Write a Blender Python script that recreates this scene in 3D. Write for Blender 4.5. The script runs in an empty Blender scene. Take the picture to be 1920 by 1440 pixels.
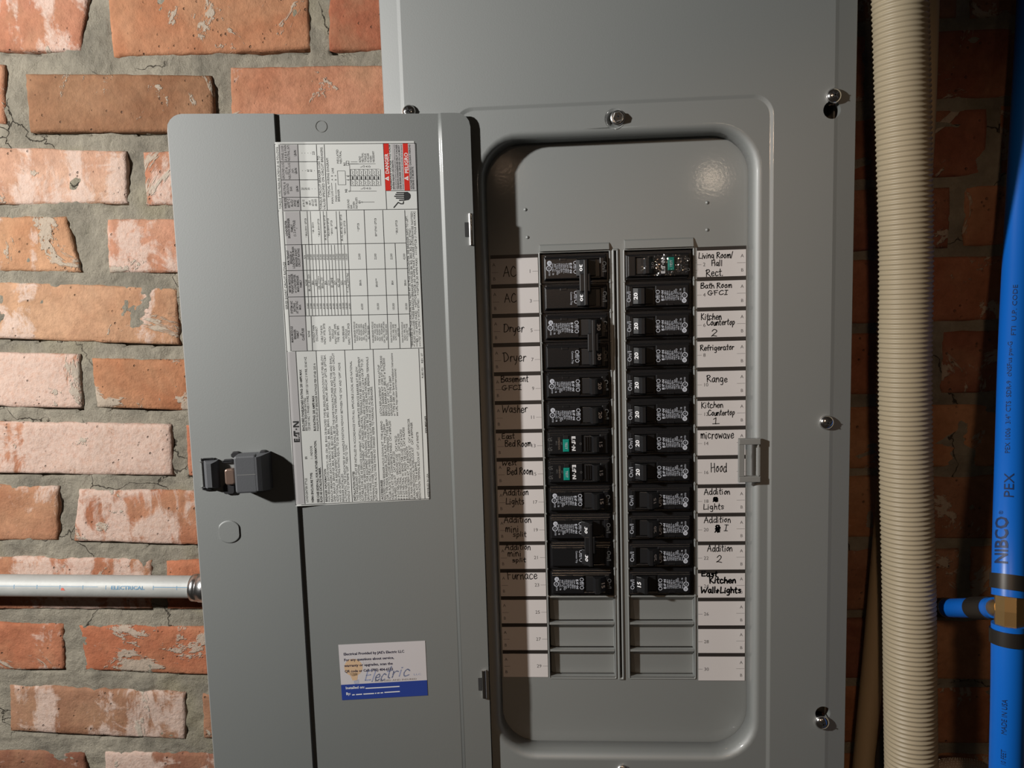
import bpy, bmesh, math, random
from mathutils import Vector, Matrix, noise
random.seed(7)
scene = bpy.context.scene
COL = scene.collection
V = Vector

# ------------------------------------------------------------------ camera
F = 1450.0                                   # focal length in pixels of a 1920 wide frame
def unit(a):
    return V(a).normalized()
Xc = unit((22000, -484, -1450))
Dc = V((395, 13600, 1450)); Dc = (Dc - Xc * Dc.dot(Xc)).normalized()
Nc = Xc.cross(Dc)
CAMZ = 1.50
def ray(px, py):
    r = V((px - 960.0, py - 720.0, F))
    return V((r.dot(Xc), r.dot(Nc), -r.dot(Dc)))
r1, r2 = ray(1003, 505.4), ray(1016, 1243.7)  # row 1 and row 29 of the breakers: 14 rows of one inch
DPLATE = 14 * 0.0254 / (r1.z / r1.y - r2.z / r2.y)
YP = 0.022                                   # dead front plate lies this deep behind the cover
CAM = V((0, YP - DPLATE, CAMZ))
def U(px, py, Y=0.0):                        # where the sight line of a pixel meets the plane y = Y
    r = ray(px, py)
    return CAM + r * ((Y - CAM.y) / r.y)

cam_d = bpy.data.cameras.new('camera'); cam = bpy.data.objects.new('camera', cam_d); COL.objects.link(cam)
cam_d.sensor_width = 36; cam_d.lens = F / 1920 * 36; cam_d.clip_start = 0.01; cam_d.clip_end = 50
m = Matrix(((Xc.x, -Xc.y, -Xc.z), (Nc.x, -Nc.y, -Nc.z), (-Dc.x, Dc.y, Dc.z))).to_4x4()
m.translation = CAM
cam.matrix_world = m
scene.camera = cam
cam_d.dof.use_dof = False

# ------------------------------------------------------------------ light
scene.view_settings.view_transform = 'Standard'; scene.view_settings.look = 'None'
scene.view_settings.exposure = 0.0; scene.view_settings.gamma = 1.0
scene.view_settings.use_curve_mapping = False
world = bpy.data.worlds.new('world'); scene.world = world; world.use_nodes = True
bg = world.node_tree.nodes['Background']
bg.inputs[0].default_value = (1.0, 0.82, 0.66, 1); bg.inputs[1].default_value = 0.017
def lamp(name, kind, loc, power, color, size=0.03, target=None, cone=None, blend=0.2):
    d = bpy.data.lights.new(name, kind); d.energy = power; d.color = color
    d.shadow_soft_size = size
    o = bpy.data.objects.new(name, d); COL.objects.link(o); o.location = loc
    if target is not None:
        o.rotation_euler = (V(target) - V(loc)).to_track_quat('-Z', 'Y').to_euler()
    if kind == 'SPOT':
        d.spot_size = math.radians(cone); d.spot_blend = blend
    return o
L1 = V((-1.00, -0.71, CAMZ + 0.31))
lamp('basement_bulb', 'POINT', L1, 84.0, (1.0, 0.98, 0.945), 0.03)
L2 = V((-0.13, -1.30, CAMZ + 0.33))
lamp('warm_ceiling_bulb', 'SPOT', L2, 9.5, (1.0, 0.66, 0.42), 0.03, target=(0.42, 0.11, CAMZ - 0.40), cone=47, blend=0.5)
P3 = U(1335, 335, YP); d3 = P3 - CAM; d3.y = -d3.y
lamp('far_bulb', 'POINT', P3 + d3*1.7, 0.55, (1.0, 0.80, 0.60), 0.024)

# ------------------------------------------------------------------ materials
def srgb(r, g, b):
    f = lambda c: ((c / 255 + 0.055) / 1.055) ** 2.4 if c > 10 else c / 255 / 12.92
    return (f(r), f(g), f(b), 1)
def mat(name, color, rough=0.5, metal=0.0, bump=0.0, scale=400.0, spec=0.5, var=0.0, vscale=20.0, coat=0.0):
    mt = bpy.data.materials.new(name); mt.use_nodes = True
    nt = mt.node_tree; b = nt.nodes['Principled BSDF']
    b.inputs['Base Color'].default_value = color; b.inputs['Roughness'].default_value = rough
    b.inputs['Metallic'].default_value = metal; b.inputs['Specular IOR Level'].default_value = spec
    b.inputs['Coat Weight'].default_value = coat
    tc = nt.nodes.new('ShaderNodeTexCoord')
    if bump:
        n = nt.nodes.new('ShaderNodeTexNoise'); n.inputs['Scale'].default_value = scale; n.inputs['Detail'].default_value = 2
        nt.links.new(tc.outputs['Object'], n.inputs['Vector'])
        bp = nt.nodes.new('ShaderNodeBump'); bp.inputs['Strength'].default_value = bump; bp.inputs['Distance'].default_value = 0.0005
        nt.links.new(n.outputs['Fac'], bp.inputs['Height']); nt.links.new(bp.outputs['Normal'], b.inputs['Normal'])
    if var:
        n2 = nt.nodes.new('ShaderNodeTexNoise'); n2.inputs['Scale'].default_value = vscale; n2.inputs['Detail'].default_value = 4
        nt.links.new(tc.outputs['Object'], n2.inputs['Vector'])
        mx = nt.nodes.new('ShaderNodeMix'); mx.data_type = 'RGBA'
        mx.inputs['A'].default_value = [c * (1 - var) for c in color[:3]] + [1]
        mx.inputs['B'].default_value = [min(1, c * (1 + var)) for c in color[:3]] + [1]
        nt.links.new(n2.outputs['Fac'], mx.inputs['Factor']); nt.links.new(mx.outputs['Result'], b.inputs['Base Color'])
    return mt
M = {}
M['paint'] = mat('grey_enamel_paint', (0.134, 0.144, 0.138, 1), 0.64, bump=0.06, scale=900, spec=1.0, var=0.02, vscale=6)
_b = M['paint'].node_tree.nodes['Principled BSDF']; _b.inputs['IOR'].default_value = 1.9
_b.inputs['Coat Weight'].default_value = 0.5; _b.inputs['Coat Roughness'].default_value = 0.10
_n = M['paint'].node_tree.nodes.new('ShaderNodeTexNoise'); _n.inputs['Scale'].default_value = 420; _n.inputs['Detail'].default_value = 1
_p = M['paint'].node_tree.nodes.new('ShaderNodeBump'); _p.inputs['Strength'].default_value = .045; _p.inputs['Distance'].default_value = .0006
_t = M['paint'].node_tree.nodes.new('ShaderNodeTexCoord'); _l = M['paint'].node_tree.links
_l.new(_t.outputs['Object'], _n.inputs['Vector']); _l.new(_n.outputs['Fac'], _p.inputs['Height']); _l.new(_p.outputs['Normal'], _b.inputs['Coat Normal'])
M['steel'] = mat('zinc_steel', (0.62, 0.62, 0.62, 1), 0.28, 1.0, bump=0.2, scale=500)
M['chrome'] = mat('bright_steel', (0.75, 0.74, 0.73, 1), 0.16, 1.0)
M['conduit'] = mat('galvanised_conduit', (0.36, 0.365, 0.35, 1), 0.55, 0.12, bump=0.3, scale=220, var=0.12, vscale=60)
M['inside'] = mat('dark_inside', (0.02, 0.02, 0.02, 1), 0.8)
M['black'] = mat('black_thermoset', (0.009, 0.009, 0.010, 1), 0.30, bump=0.08, scale=1200, spec=0.5)
def film_material():
    mt = bpy.data.materials.new('clear_crinkled_film'); mt.use_nodes = True; nt = mt.node_tree; nt.nodes.remove(nt.nodes['Principled BSDF'])
    tr = nt.nodes.new('ShaderNodeBsdfTransparent'); gl = nt.nodes.new('ShaderNodeBsdfGlossy'); gl.inputs['Roughness'].default_value = 0.13
    mx = nt.nodes.new('ShaderNodeMixShader'); mx.inputs[0].default_value = 0.22; no = nt.nodes.new('ShaderNodeTexNoise'); no.inputs['Scale'].default_value = 110; bp = nt.nodes.new('ShaderNodeBump')
    bp.inputs['Distance'].default_value = 0.007; tc = nt.nodes.new('ShaderNodeTexCoord'); L = nt.links.new
    L(tc.outputs['Object'], no.inputs['Vector']); L(no.outputs['Fac'], bp.inputs['Height']); L(bp.outputs['Normal'], gl.inputs['Normal'])
    L(tr.outputs[0], mx.inputs[1]); L(gl.outputs[0], mx.inputs[2]); L(mx.outputs[0], nt.nodes['Material Output'].inputs['Surface']); return mt
M['film'] = film_material()
M['handle'] = mat('black_handle_plastic', (0.010, 0.010, 0.011, 1), 0.42, spec=0.4)
M['silk'] = mat('white_silkscreen', (0.50, 0.53, 0.60, 1), 0.6)
M['bright'] = mat('white_numeral', (0.72, 0.72, 0.74, 1), 0.6)
M['dim'] = mat('moulded_grey_text', (0.10, 0.10, 0.10, 1), 0.5)
M['teal'] = mat('green_test_button', (0.0, 0.22, 0.17, 1), 0.4)
M['brown'] = mat('brown_silkscreen', (0.16, 0.12, 0.09, 1), 0.6)
M['paper'] = mat('white_label_paper', (0.56, 0.53, 0.52, 1), 0.6, var=0.03, vscale=30)
M['sep'] = mat('dark_label_print', (0.022, 0.018, 0.016, 1), 0.5)
M['print'] = mat('grey_label_print', (0.06, 0.055, 0.055, 1), 0.6)
M['marker'] = mat('black_marker_ink', (0.006, 0.006, 0.007, 1), 0.5)
M['foil'] = mat('white_vinyl_label', (0.68, 0.685, 0.66, 1), 0.36, spec=0.5, bump=0.05, scale=40)
M['foilgrey'] = mat('grey_tint_print', (0.47, 0.455, 0.455, 1), 0.4)
M['ink'] = mat('black_label_print', (0.035, 0.035, 0.035, 1), 0.5)
M['red'] = mat('red_label_print', (0.62, 0.03, 0.02, 1), 0.4)
M['lwhite'] = mat('white_label_print', (0.75, 0.75, 0.73, 1), 0.4)
M['card'] = mat('sticker_paper', (0.56, 0.53, 0.54, 1), 0.55)
M['navy'] = mat('blue_sticker_print', (0.022, 0.05, 0.27, 1), 0.5)
M['cinkn'] = mat('navy_black_sticker_print', (0.02, 0.018, 0.05, 1), 0.5)
M['peach'] = mat('peach_sticker_print', (0.62, 0.43, 0.27, 1), 0.5)
M['lilac'] = mat('pale_blue_sticker_print', (0.30, 0.33, 0.48, 1), 0.5)
M['latch'] = mat('grey_latch_plastic', (0.085, 0.088, 0.095, 1), 0.55, bump=0.1, scale=900)
M['latchd'] = mat('dark_latch_plastic', (0.02, 0.02, 0.022, 1), 0.5)
M['bronze'] = mat('brown_spring_metal', (0.28, 0.19, 0.15, 1), 0.35, 0.6)
M['strike'] = mat('grey_strike_plastic', (0.20, 0.20, 0.19, 1), 0.5)
M['hose'] = mat('ivory_hose_plastic', (0.34, 0.285, 0.195, 1), 0.46, spec=0.4)
M['pvc'] = mat('beige_pipe_plastic', (0.42, 0.32, 0.20, 1), 0.5, var=0.05)
M['pex'] = mat('blue_pex_plastic', (0.004, 0.115, 0.50, 1), 0.36, spec=0.4)
M['pexink'] = mat('dark_pipe_print', (0.004, 0.02, 0.08, 1), 0.5)
M['crimp'] = mat('black_crimp_metal', (0.03, 0.026, 0.022, 1), 0.45, 0.5)
M['brass'] = mat('brass_fitting', (0.35, 0.22, 0.09, 1), 0.36, 0.8)
M['blueprint'] = mat('pale_blue_pipe_print', (0.10, 0.23, 0.36, 1), 0.6)
M['redprint'] = mat('red_mark', (0.55, 0.12, 0.08, 1), 0.6)
M['rubber'] = mat('dark_grey_rubber', (0.03, 0.03, 0.032, 1), 0.6)
M['vinyl'] = mat('clear_braided_vinyl', (0.35, 0.28, 0.22, 1), 0.25, bump=0.0)
M['braid'] = mat('white_braid_thread', (0.6, 0.58, 0.5, 1), 0.5)

def N(nt, t, **kw):
    n = nt.nodes.new(t)
    for k, v in kw.items():
        if k in n.inputs: n.inputs[k].default_value = v
        else: setattr(n, k, v)
    return n
def mixc(nt, a, b, f):
    mx = nt.nodes.new('ShaderNodeMix'); mx.data_type = 'RGBA'
    for k, v in (('A', a), ('B', b), ('Factor', f)):
        if hasattr(v, 'is_linked') or isinstance(v, bpy.types.NodeSocket): nt.links.new(v, mx.inputs[k])
        else: mx.inputs[k].default_value = v
    return mx.outputs['Result']
def ramp(nt, src, p0, p1, c0=0.0, c1=1.0):
    r = nt.nodes.new('ShaderNodeMapRange'); r.inputs['From Min'].default_value = p0; r.inputs['From Max'].default_value = p1
    r.inputs['To Min'].default_value = c0; r.inputs['To Max'].default_value = c1
    nt.links.new(src, r.inputs['Value']); return r.outputs['Result']
def math_(nt, op, a, b):
    n = nt.nodes.new('ShaderNodeMath'); n.operation = op
    for i, v in enumerate((a, b)):
        if isinstance(v, bpy.types.NodeSocket): nt.links.new(v, n.inputs[i])
        else: n.inputs[i].default_value = v
    return n.outputs[0]
def brick_material():
    mt = bpy.data.materials.new('old_brick'); mt.use_nodes = True
    nt = mt.node_tree; b = nt.nodes['Principled BSDF']
    oi = N(nt, 'ShaderNodeObjectInfo'); tc = N(nt, 'ShaderNodeTexCoord')
    off = N(nt, 'ShaderNodeVectorMath', operation='SCALE'); off.inputs['Scale'].default_value = 37.0
    cmb = N(nt, 'ShaderNodeCombineXYZ')
    nt.links.new(oi.outputs['Random'], cmb.inputs[0]); nt.links.new(oi.outputs['Random'], cmb.inputs[2])
    nt.links.new(cmb.outputs[0], off.inputs[0])
    add = N(nt, 'ShaderNodeVectorMath', operation='ADD')
    nt.links.new(tc.outputs['Object'], add.inputs[0]); nt.links.new(off.outputs[0], add.inputs[1])
    P = add.outputs[0]
    def noi(scale, detail=4, rough=0.55, stretch=None, dist=0.0):
        n = N(nt, 'ShaderNodeTexNoise', Scale=scale, Detail=detail, Roughness=rough, Distortion=dist)
        if stretch:
            mp = N(nt, 'ShaderNodeMapping'); mp.inputs['Scale'].default_value = stretch
            nt.links.new(P, mp.inputs['Vector']); nt.links.new(mp.outputs[0], n.inputs['Vector'])
        else: nt.links.new(P, n.inputs['Vector'])
        return n.outputs['Fac']
    hue = noi(14, 4)
    dark = mixc(nt, oi.outputs['Color'], (0.22, 0.12, 0.06, 1), 0.45)
    mul = N(nt, 'ShaderNodeMix', data_type='RGBA', blend_type='MULTIPLY'); mul.inputs['Factor'].default_value = 1
    nt.links.new(oi.outputs['Color'], mul.inputs['A']); mul.inputs['B'].default_value = (0.80, 0.70, 0.64, 1)
    base = mixc(nt, mul.outputs['Result'], oi.outputs['Color'], ramp(nt, hue, 0.38, 0.62))
    base = mixc(nt, base, dark, ramp(nt, noi(40, 3), 0.5, 0.75, 0, .6))
    base = mixc(nt, base, (0.36, 0.21, 0.12, 1), ramp(nt, noi(8, 4, 0.6, None, 0.8), 0.50, 0.66, 0, .40))
    val = N(nt, 'ShaderNodeMix', data_type='RGBA', blend_type='MULTIPLY'); val.inputs['Factor'].default_value = 1
    nt.links.new(base, val.inputs['A']); g_ = N(nt, 'ShaderNodeCombineXYZ'); v_ = ramp(nt, noi(85, 5, 0.7), 0.3, 0.7, 0.78, 1.12)
    for i_ in range(3): nt.links.new(v_, g_.inputs[i_])
    nt.links.new(g_.outputs[0], val.inputs['B']); base = val.outputs['Result']
    # lime bloom in vertical streaks and blotches, its amount per brick
    st = noi(20, 5, 0.6, (1.0, 1.0, 0.22)); bl = noi(26, 6, 0.7, None, 0.6)
    comb = math_(nt, 'ADD', math_(nt, 'MULTIPLY', st, 0.6), math_(nt, 'MULTIPLY', bl, 0.4))
    thr = math_(nt, 'SUBTRACT', 0.68, math_(nt, 'MULTIPLY', oi.outputs['Alpha'], 0.27))
    w = ramp(nt, math_(nt, 'SUBTRACT', comb, thr), 0.0, 0.045, 0.0, 0.82)
    fine = noi(210, 3, 0.7)
    w = math_(nt, 'MULTIPLY', w, ramp(nt, fine, 0.25, 0.55, 0.55, 1.0))
    base = mixc(nt, base, (0.52, 0.40, 0.34, 1), w)
    # mortar smears
    sm = ramp(nt, noi(9, 6, 0.75, None, 1.2), 0.585, 0.61, 0, 0.8)
    base = mixc(nt, base, (0.36, 0.32, 0.26, 1), sm)
    # pores and specks
    vo = N(nt, 'ShaderNodeTexVoronoi', Scale=130.0); nt.links.new(P, vo.inputs['Vector'])
    sp = math_(nt, 'MULTIPLY', ramp(nt, vo.outputs['Distance'], 0.10, 0.18, 1, 0), ramp(nt, noi(30, 2), 0.5, 0.6))
    base = mixc(nt, base, (0.10, 0.06, 0.04, 1), math_(nt, 'MULTIPLY', sp, 0.6))
    nt.links.new(base, b.inputs['Base Color'])
    b.inputs['Roughness'].default_value = 0.85; b.inputs['Specular IOR Level'].default_value = 0.25
    h = math_(nt, 'ADD', math_(nt, 'MULTIPLY', noi(160, 6, 0.7), 0.6), math_(nt, 'MULTIPLY', noi(55, 4, 0.6), 0.5))
    h = math_(nt, 'SUBTRACT', math_(nt, 'ADD', h, math_(nt, 'MULTIPLY', w, 0.12)), math_(nt, 'MULTIPLY', sp, 0.5))
    h = math_(nt, 'ADD', h, math_(nt, 'MULTIPLY', sm, 0.35))
    bp = N(nt, 'ShaderNodeBump', Strength=1.0, Distance=0.0026); nt.links.new(h, bp.inputs['Height'])
    nt.links.new(bp.outputs['Normal'], b.inputs['Normal'])
    return mt
def mortar_material():
    mt = bpy.data.materials.new('old_lime_mortar'); mt.use_nodes = True
    nt = mt.node_tree; b = nt.nodes['Principled BSDF']; tc = N(nt, 'ShaderNodeTexCoord')
    def noi(scale, detail=4, rough=0.6, dist=0.0):
        n = N(nt, 'ShaderNodeTexNoise', Scale=scale, Detail=detail, Roughness=rough, Distortion=dist)
        nt.links.new(tc.outputs['Object'], n.inputs['Vector']); return n.outputs['Fac']
    c = mixc(nt, (0.22, 0.20, 0.160, 1), (0.43, 0.385, 0.305, 1), ramp(nt, noi(19, 8, 0.7), 0.33, 0.66))
    c = mixc(nt, c, (0.34, 0.30, 0.19, 1), ramp(nt, noi(7, 3), 0.58, 0.70, 0, 0.6))
    # hairline cracks
    wp = N(nt, 'ShaderNodeTexNoise', Scale=38.0, Detail=6.0); nt.links.new(tc.outputs['Object'], wp.inputs['Vector'])
    ad = N(nt, 'ShaderNodeVectorMath', operation='MULTIPLY_ADD'); ad.inputs[1].default_value = (0.035, 0.035, 0.035)
    nt.links.new(wp.outputs['Color'], ad.inputs[0]); nt.links.new(tc.outputs['Object'], ad.inputs[2])
    vo = N(nt, 'ShaderNodeTexVoronoi', Scale=8.0, feature='DISTANCE_TO_EDGE'); nt.links.new(ad.outputs[0], vo.inputs['Vector'])
    cr = math_(nt, 'MULTIPLY', ramp(nt, vo.outputs['Distance'], 0.0012, 0.0045, 1, 0), ramp(nt, noi(11, 2), 0.47, 0.52))
    c = mixc(nt, c, (0.05, 0.04, 0.03, 1), math_(nt, 'MULTIPLY', cr, 0.85))
    nt.links.new(c, b.inputs['Base Color'])
    b.inputs['Roughness'].default_value = 0.95; b.inputs['Specular IOR Level'].default_value = 0.15
    h = math_(nt, 'ADD', math_(nt, 'MULTIPLY', noi(150, 8, 0.8), 1.0), math_(nt, 'MULTIPLY', noi(420, 3, 0.7), 0.35))
    h = math_(nt, 'SUBTRACT', h, math_(nt, 'MULTIPLY', cr, 1.0))
    bp = N(nt, 'ShaderNodeBump', Strength=1.0, Distance=0.0042); nt.links.new(h, bp.inputs['Height'])
    nt.links.new(bp.outputs['Normal'], b.inputs['Normal'])
    return mt
M['brick'] = brick_material(); M['mortar'] = mortar_material()

# ------------------------------------------------------------------ mesh builder
class MB:
    def __init__(s): s.v = []; s.f = []; s.m = []; s.s = []; s.mats = []
    def mi(s, name):
        if name not in s.mats: s.mats.append(name)
        return s.mats.index(name)
    def add(s, vs, fs, mt, smooth=False):
        b = len(s.v); s.v += [V(p) for p in vs]; k = s.mi(mt)
        for f in fs: s.f.append([b + i for i in f]); s.m.append(k); s.s.append(smooth)
        return s
    def box(s, a, b, mt, bev=0.0):
        x0, y0, z0 = [min(a[i], b[i]) for i in range(3)]; x1, y1, z1 = [max(a[i], b[i]) for i in range(3)]
        if bev <= 0:
            return s.add([(x, y, z) for x in (x0, x1) for y in (y0, y1) for z in (z0, z1)],
                  [(0,1,3,2),(4,6,7,5),(0,4,5,1),(2,3,7,6),(0,2,6,4),(1,5,7,3)], mt)
        bev = min(bev, (x1-x0)*.45, (z1-z0)*.45, (y1-y0)*.45)      # front (-y) edges chamfered
        L = [[(x0,y1,z0),(x1,y1,z0),(x1,y1,z1),(x0,y1,z1)], [(x0,y0+bev,z0),(x1,y0+bev,z0),(x1,y0+bev,z1),(x0,y0+bev,z1)],
             [(x0+bev*.3,y0+bev*.3,z0+bev*.3),(x1-bev*.3,y0+bev*.3,z0+bev*.3),(x1-bev*.3,y0+bev*.3,z1-bev*.3),(x0+bev*.3,y0+bev*.3,z1-bev*.3)],
             [(x0+bev,y0,z0+bev),(x1-bev,y0,z0+bev),(x1-bev,y0,z1-bev),(x0+bev,y0,z1-bev)]]
        vs = sum(L, []); fs = [(3,2,1,0),(12,13,14,15)]
        for k in range(3):
            for i in range(4):
                j = (i+1) % 4; fs.append((k*4+i, k*4+j, k*4+4+j, k*4+4+i))
        return s.add(vs, fs, mt)
    def loops(s, L, mt, close=False, smooth=False, cap0=False, cap1=False):
        n = len(L[0]); vs = sum([list(l) for l in L], []); fs = []
        K = len(L) if close else len(L) - 1
        for k in range(K):
            k2 = (k + 1) % len(L)
            for i in range(n):
                j = (i + 1) % n; fs.append((k*n+i, k*n+j, k2*n+j, k2*n+i))
        if cap0: fs.append(tuple(range(n))[::-1])
        if cap1: fs.append(tuple((len(L)-1)*n + i for i in range(n)))
        return s.add(vs, fs, mt, smooth)
    def tube(s, pts, rad, mt, seg=20, smooth=True, cap=True):
        pts = [V(p) for p in pts]; L = []; ref = V((0, 1, 0.02))
        for i, p in enumerate(pts):
            t = (pts[min(i+1, len(pts)-1)] - pts[max(i-1, 0)]).normalized()
            a = t.cross(ref).normalized(); b = t.cross(a)
            r = rad[i] if isinstance(rad, (list, tuple)) else rad
            L.append([p + (a * math.cos(q) + b * math.sin(q)) * r for q in [2*math.pi*k/seg for k in range(seg)]])
        s.loops(L, mt, smooth=smooth)
        if cap:
            s.add(L[0], [tuple(range(seg))[::-1]], mt); s.add(L[-1], [tuple(range(seg))], mt)
        return s
    def disc(s, c, r, mt, fn, seg=20):
        return s.add([fn(c[0]+r*math.cos(2*math.pi*k/seg), c[1]+r*math.sin(2*math.pi*k/seg)) for k in range(seg)], [tuple(range(seg))], mt)
    def ring(s, c, r0, r1, mt, fn, seg=20):
        vs = [fn(c[0]+r*math.cos(2*math.pi*k/seg), c[1]+r*math.sin(2*math.pi*k/seg)) for r in (r0, r1) for k in range(seg)]
        return s.add(vs, [(k, (k+1) % seg, seg+(k+1) % seg, seg+k) for k in range(seg)], mt)
    def build(s, name, parent=None, origin=None, kind=None, label=None, local=False):
        if origin is None: origin = V((0, 0, 0)) if (parent is None or local) else WO[parent.name]
        me = bpy.data.meshes.new(name); me.from_pydata([tuple(p - V(origin)) for p in s.v], [], s.f)
        for n_ in s.mats: me.materials.append(M[n_])
        me.polygons.foreach_set('material_index', s.m); me.polygons.foreach_set('use_smooth', s.s)
        me.update()
        return link(name, me, parent, origin, kind, label, local)
WO = {}
def link(name, me, parent=None, origin=(0, 0, 0), kind=None, label=None, local=False):
    o = bpy.data.objects.new(name, me); COL.objects.link(o)
    if parent is not None:
        o.parent = parent
        if not local: o.location = V(origin) - WO[parent.name]
    else: o.location = origin
    WO[o.name] = V(origin)
    if kind: o['kind'] = kind
    if label: o['label'] = label
    return o
def thing(name, label, cat, loc, group=None, rot=None):
    o = bpy.data.objects.new(name, None); COL.objects.link(o); o.location = loc; o.empty_display_size = 0.02
    if rot: o.rotation_euler = rot
    WO[o.name] = V(loc); tag(o, label, cat, group); return o
def tag(o, label, cat, group=None):
    o['label'] = label; o['category'] = cat
    if group: o['group'] = group
def fixn(o):
    bm = bmesh.new(); bm.from_mesh(o.data); bmesh.ops.recalc_face_normals(bm, faces=bm.faces); bm.to_mesh(o.data); bm.free()
def rrect(x0, x1, z0, z1, r, n=8, m=6):
    """closed outline, corners of radius r, each side divided m times: same count for every call"""
    pts = []; r = max(r, 1e-5)
    cs = [(x1-r, z1-r, 0), (x0+r, z1-r, 90), (x0+r, z0+r, 180), (x1-r, z0+r, 270)]
    for i, (cx, cz, a0) in enumerate(cs):
        for k in range(n+1):
            a = math.radians(a0 + 90*k/n); pts.append((cx + r*math.cos(a), cz + r*math.sin(a)))
        nx, nz, na = cs[(i+1) % 4]; a = math.radians(na)
        e = (nx + r*math.cos(a), nz + r*math.sin(a)); q = pts[-1]
        for k in range(1, m): pts.append((q[0] + (e[0]-q[0])*k/m, q[1] + (e[1]-q[1])*k/m))
    return pts

# ------------------------------------------------------------------ printed letters (the built-in font, one mesh per letter)
GL = {}
def load_glyphs():
    chars = [chr(c) for c in range(33, 127)] + ['®', '°', '•']
    tmp = []
    def mk(body, bold):
        c = bpy.data.curves.new('t', 'FONT'); c.body = body; c.size = 1; c.resolution_u = 2
        if bold: c.offset = 0.022
        o = bpy.data.objects.new('t', c); COL.objects.link(o); tmp.append((o, c)); return o
    jobs = [(b, ch, mk(ch, b), mk(ch + 'H', b)) for b in (False, True) for ch in chars]
    hs = {b: mk('H', b) for b in (False, True)}
    bpy.context.view_layer.update(); dg = bpy.context.evaluated_depsgraph_get()
    def me(o):
        e = o.evaluated_get(dg); q = e.to_mesh(); r = ([tuple(v.co[:2]) for v in q.vertices], [tuple(p.vertices) for p in q.polygons]); e.to_mesh_clear(); return r
    hd = {b: me(o) for b, o in hs.items()}
    cap = max(v[1] for v in hd[False][0]); hx = {b: max(v[0] for v in hd[b][0]) for b in hd}
    for b, ch, o1, o2 in jobs:
        g = me(o1); adv = max(v[0] for v in me(o2)[0]) - hx[b]
        GL[b, ch] = ([(x/cap, y/cap) for x, y in g[0]], g[1], adv/cap)
    for o, c in tmp: bpy.data.objects.remove(o); bpy.data.curves.remove(c)
load_glyphs()
def text_width(s, bold=False):
    return sum(0.42 if c == ' ' else GL[bold, c][2] for c in s)
SLC = {}
def sliced(bold, c):                                          # letter cut into bands so that it can wrap round a pipe
    if (bold, c) not in SLC:
        vs, fs, adv = GL[bold, c]; bm = bmesh.new(); bv = [bm.verts.new((x, y, 0)) for x, y in vs]
        for f in fs:
            try: bm.faces.new([bv[i] for i in f])
            except ValueError: pass
        for k in range(-2, 9): bmesh.ops.bisect_plane(bm, geom=bm.verts[:]+bm.edges[:]+bm.faces[:], plane_co=(0, k/8, 0), plane_no=(0, 1, 0))
        bm.verts.index_update(); SLC[bold, c] = ([(v.co.x, v.co.y) for v in bm.verts], [tuple(v.index for v in f.verts) for f in bm.faces], adv); bm.free()
    return SLC[bold, c]
def put_text(mb, s, fn, h, mt, width=None, bold=False, align='l', stretch=1.0, curved=False):
    """fn maps (along, up) in metres or pixels to a point; h = capital height"""
    w = text_width(s, bold) * h * stretch; k = stretch
    if width: k = stretch * width / w; w = width
    x = {'l': 0, 'c': -w/2, 'r': -w}[align]
    for c in s:
        if c == ' ': x += 0.42*h*k; continue
        vs, fs, adv = sliced(bold, c) if curved else GL[bold, c]
        mb.add([fn(x + a*h*k, b*h) for a, b in vs], fs, mt); x += adv*h*k

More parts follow.
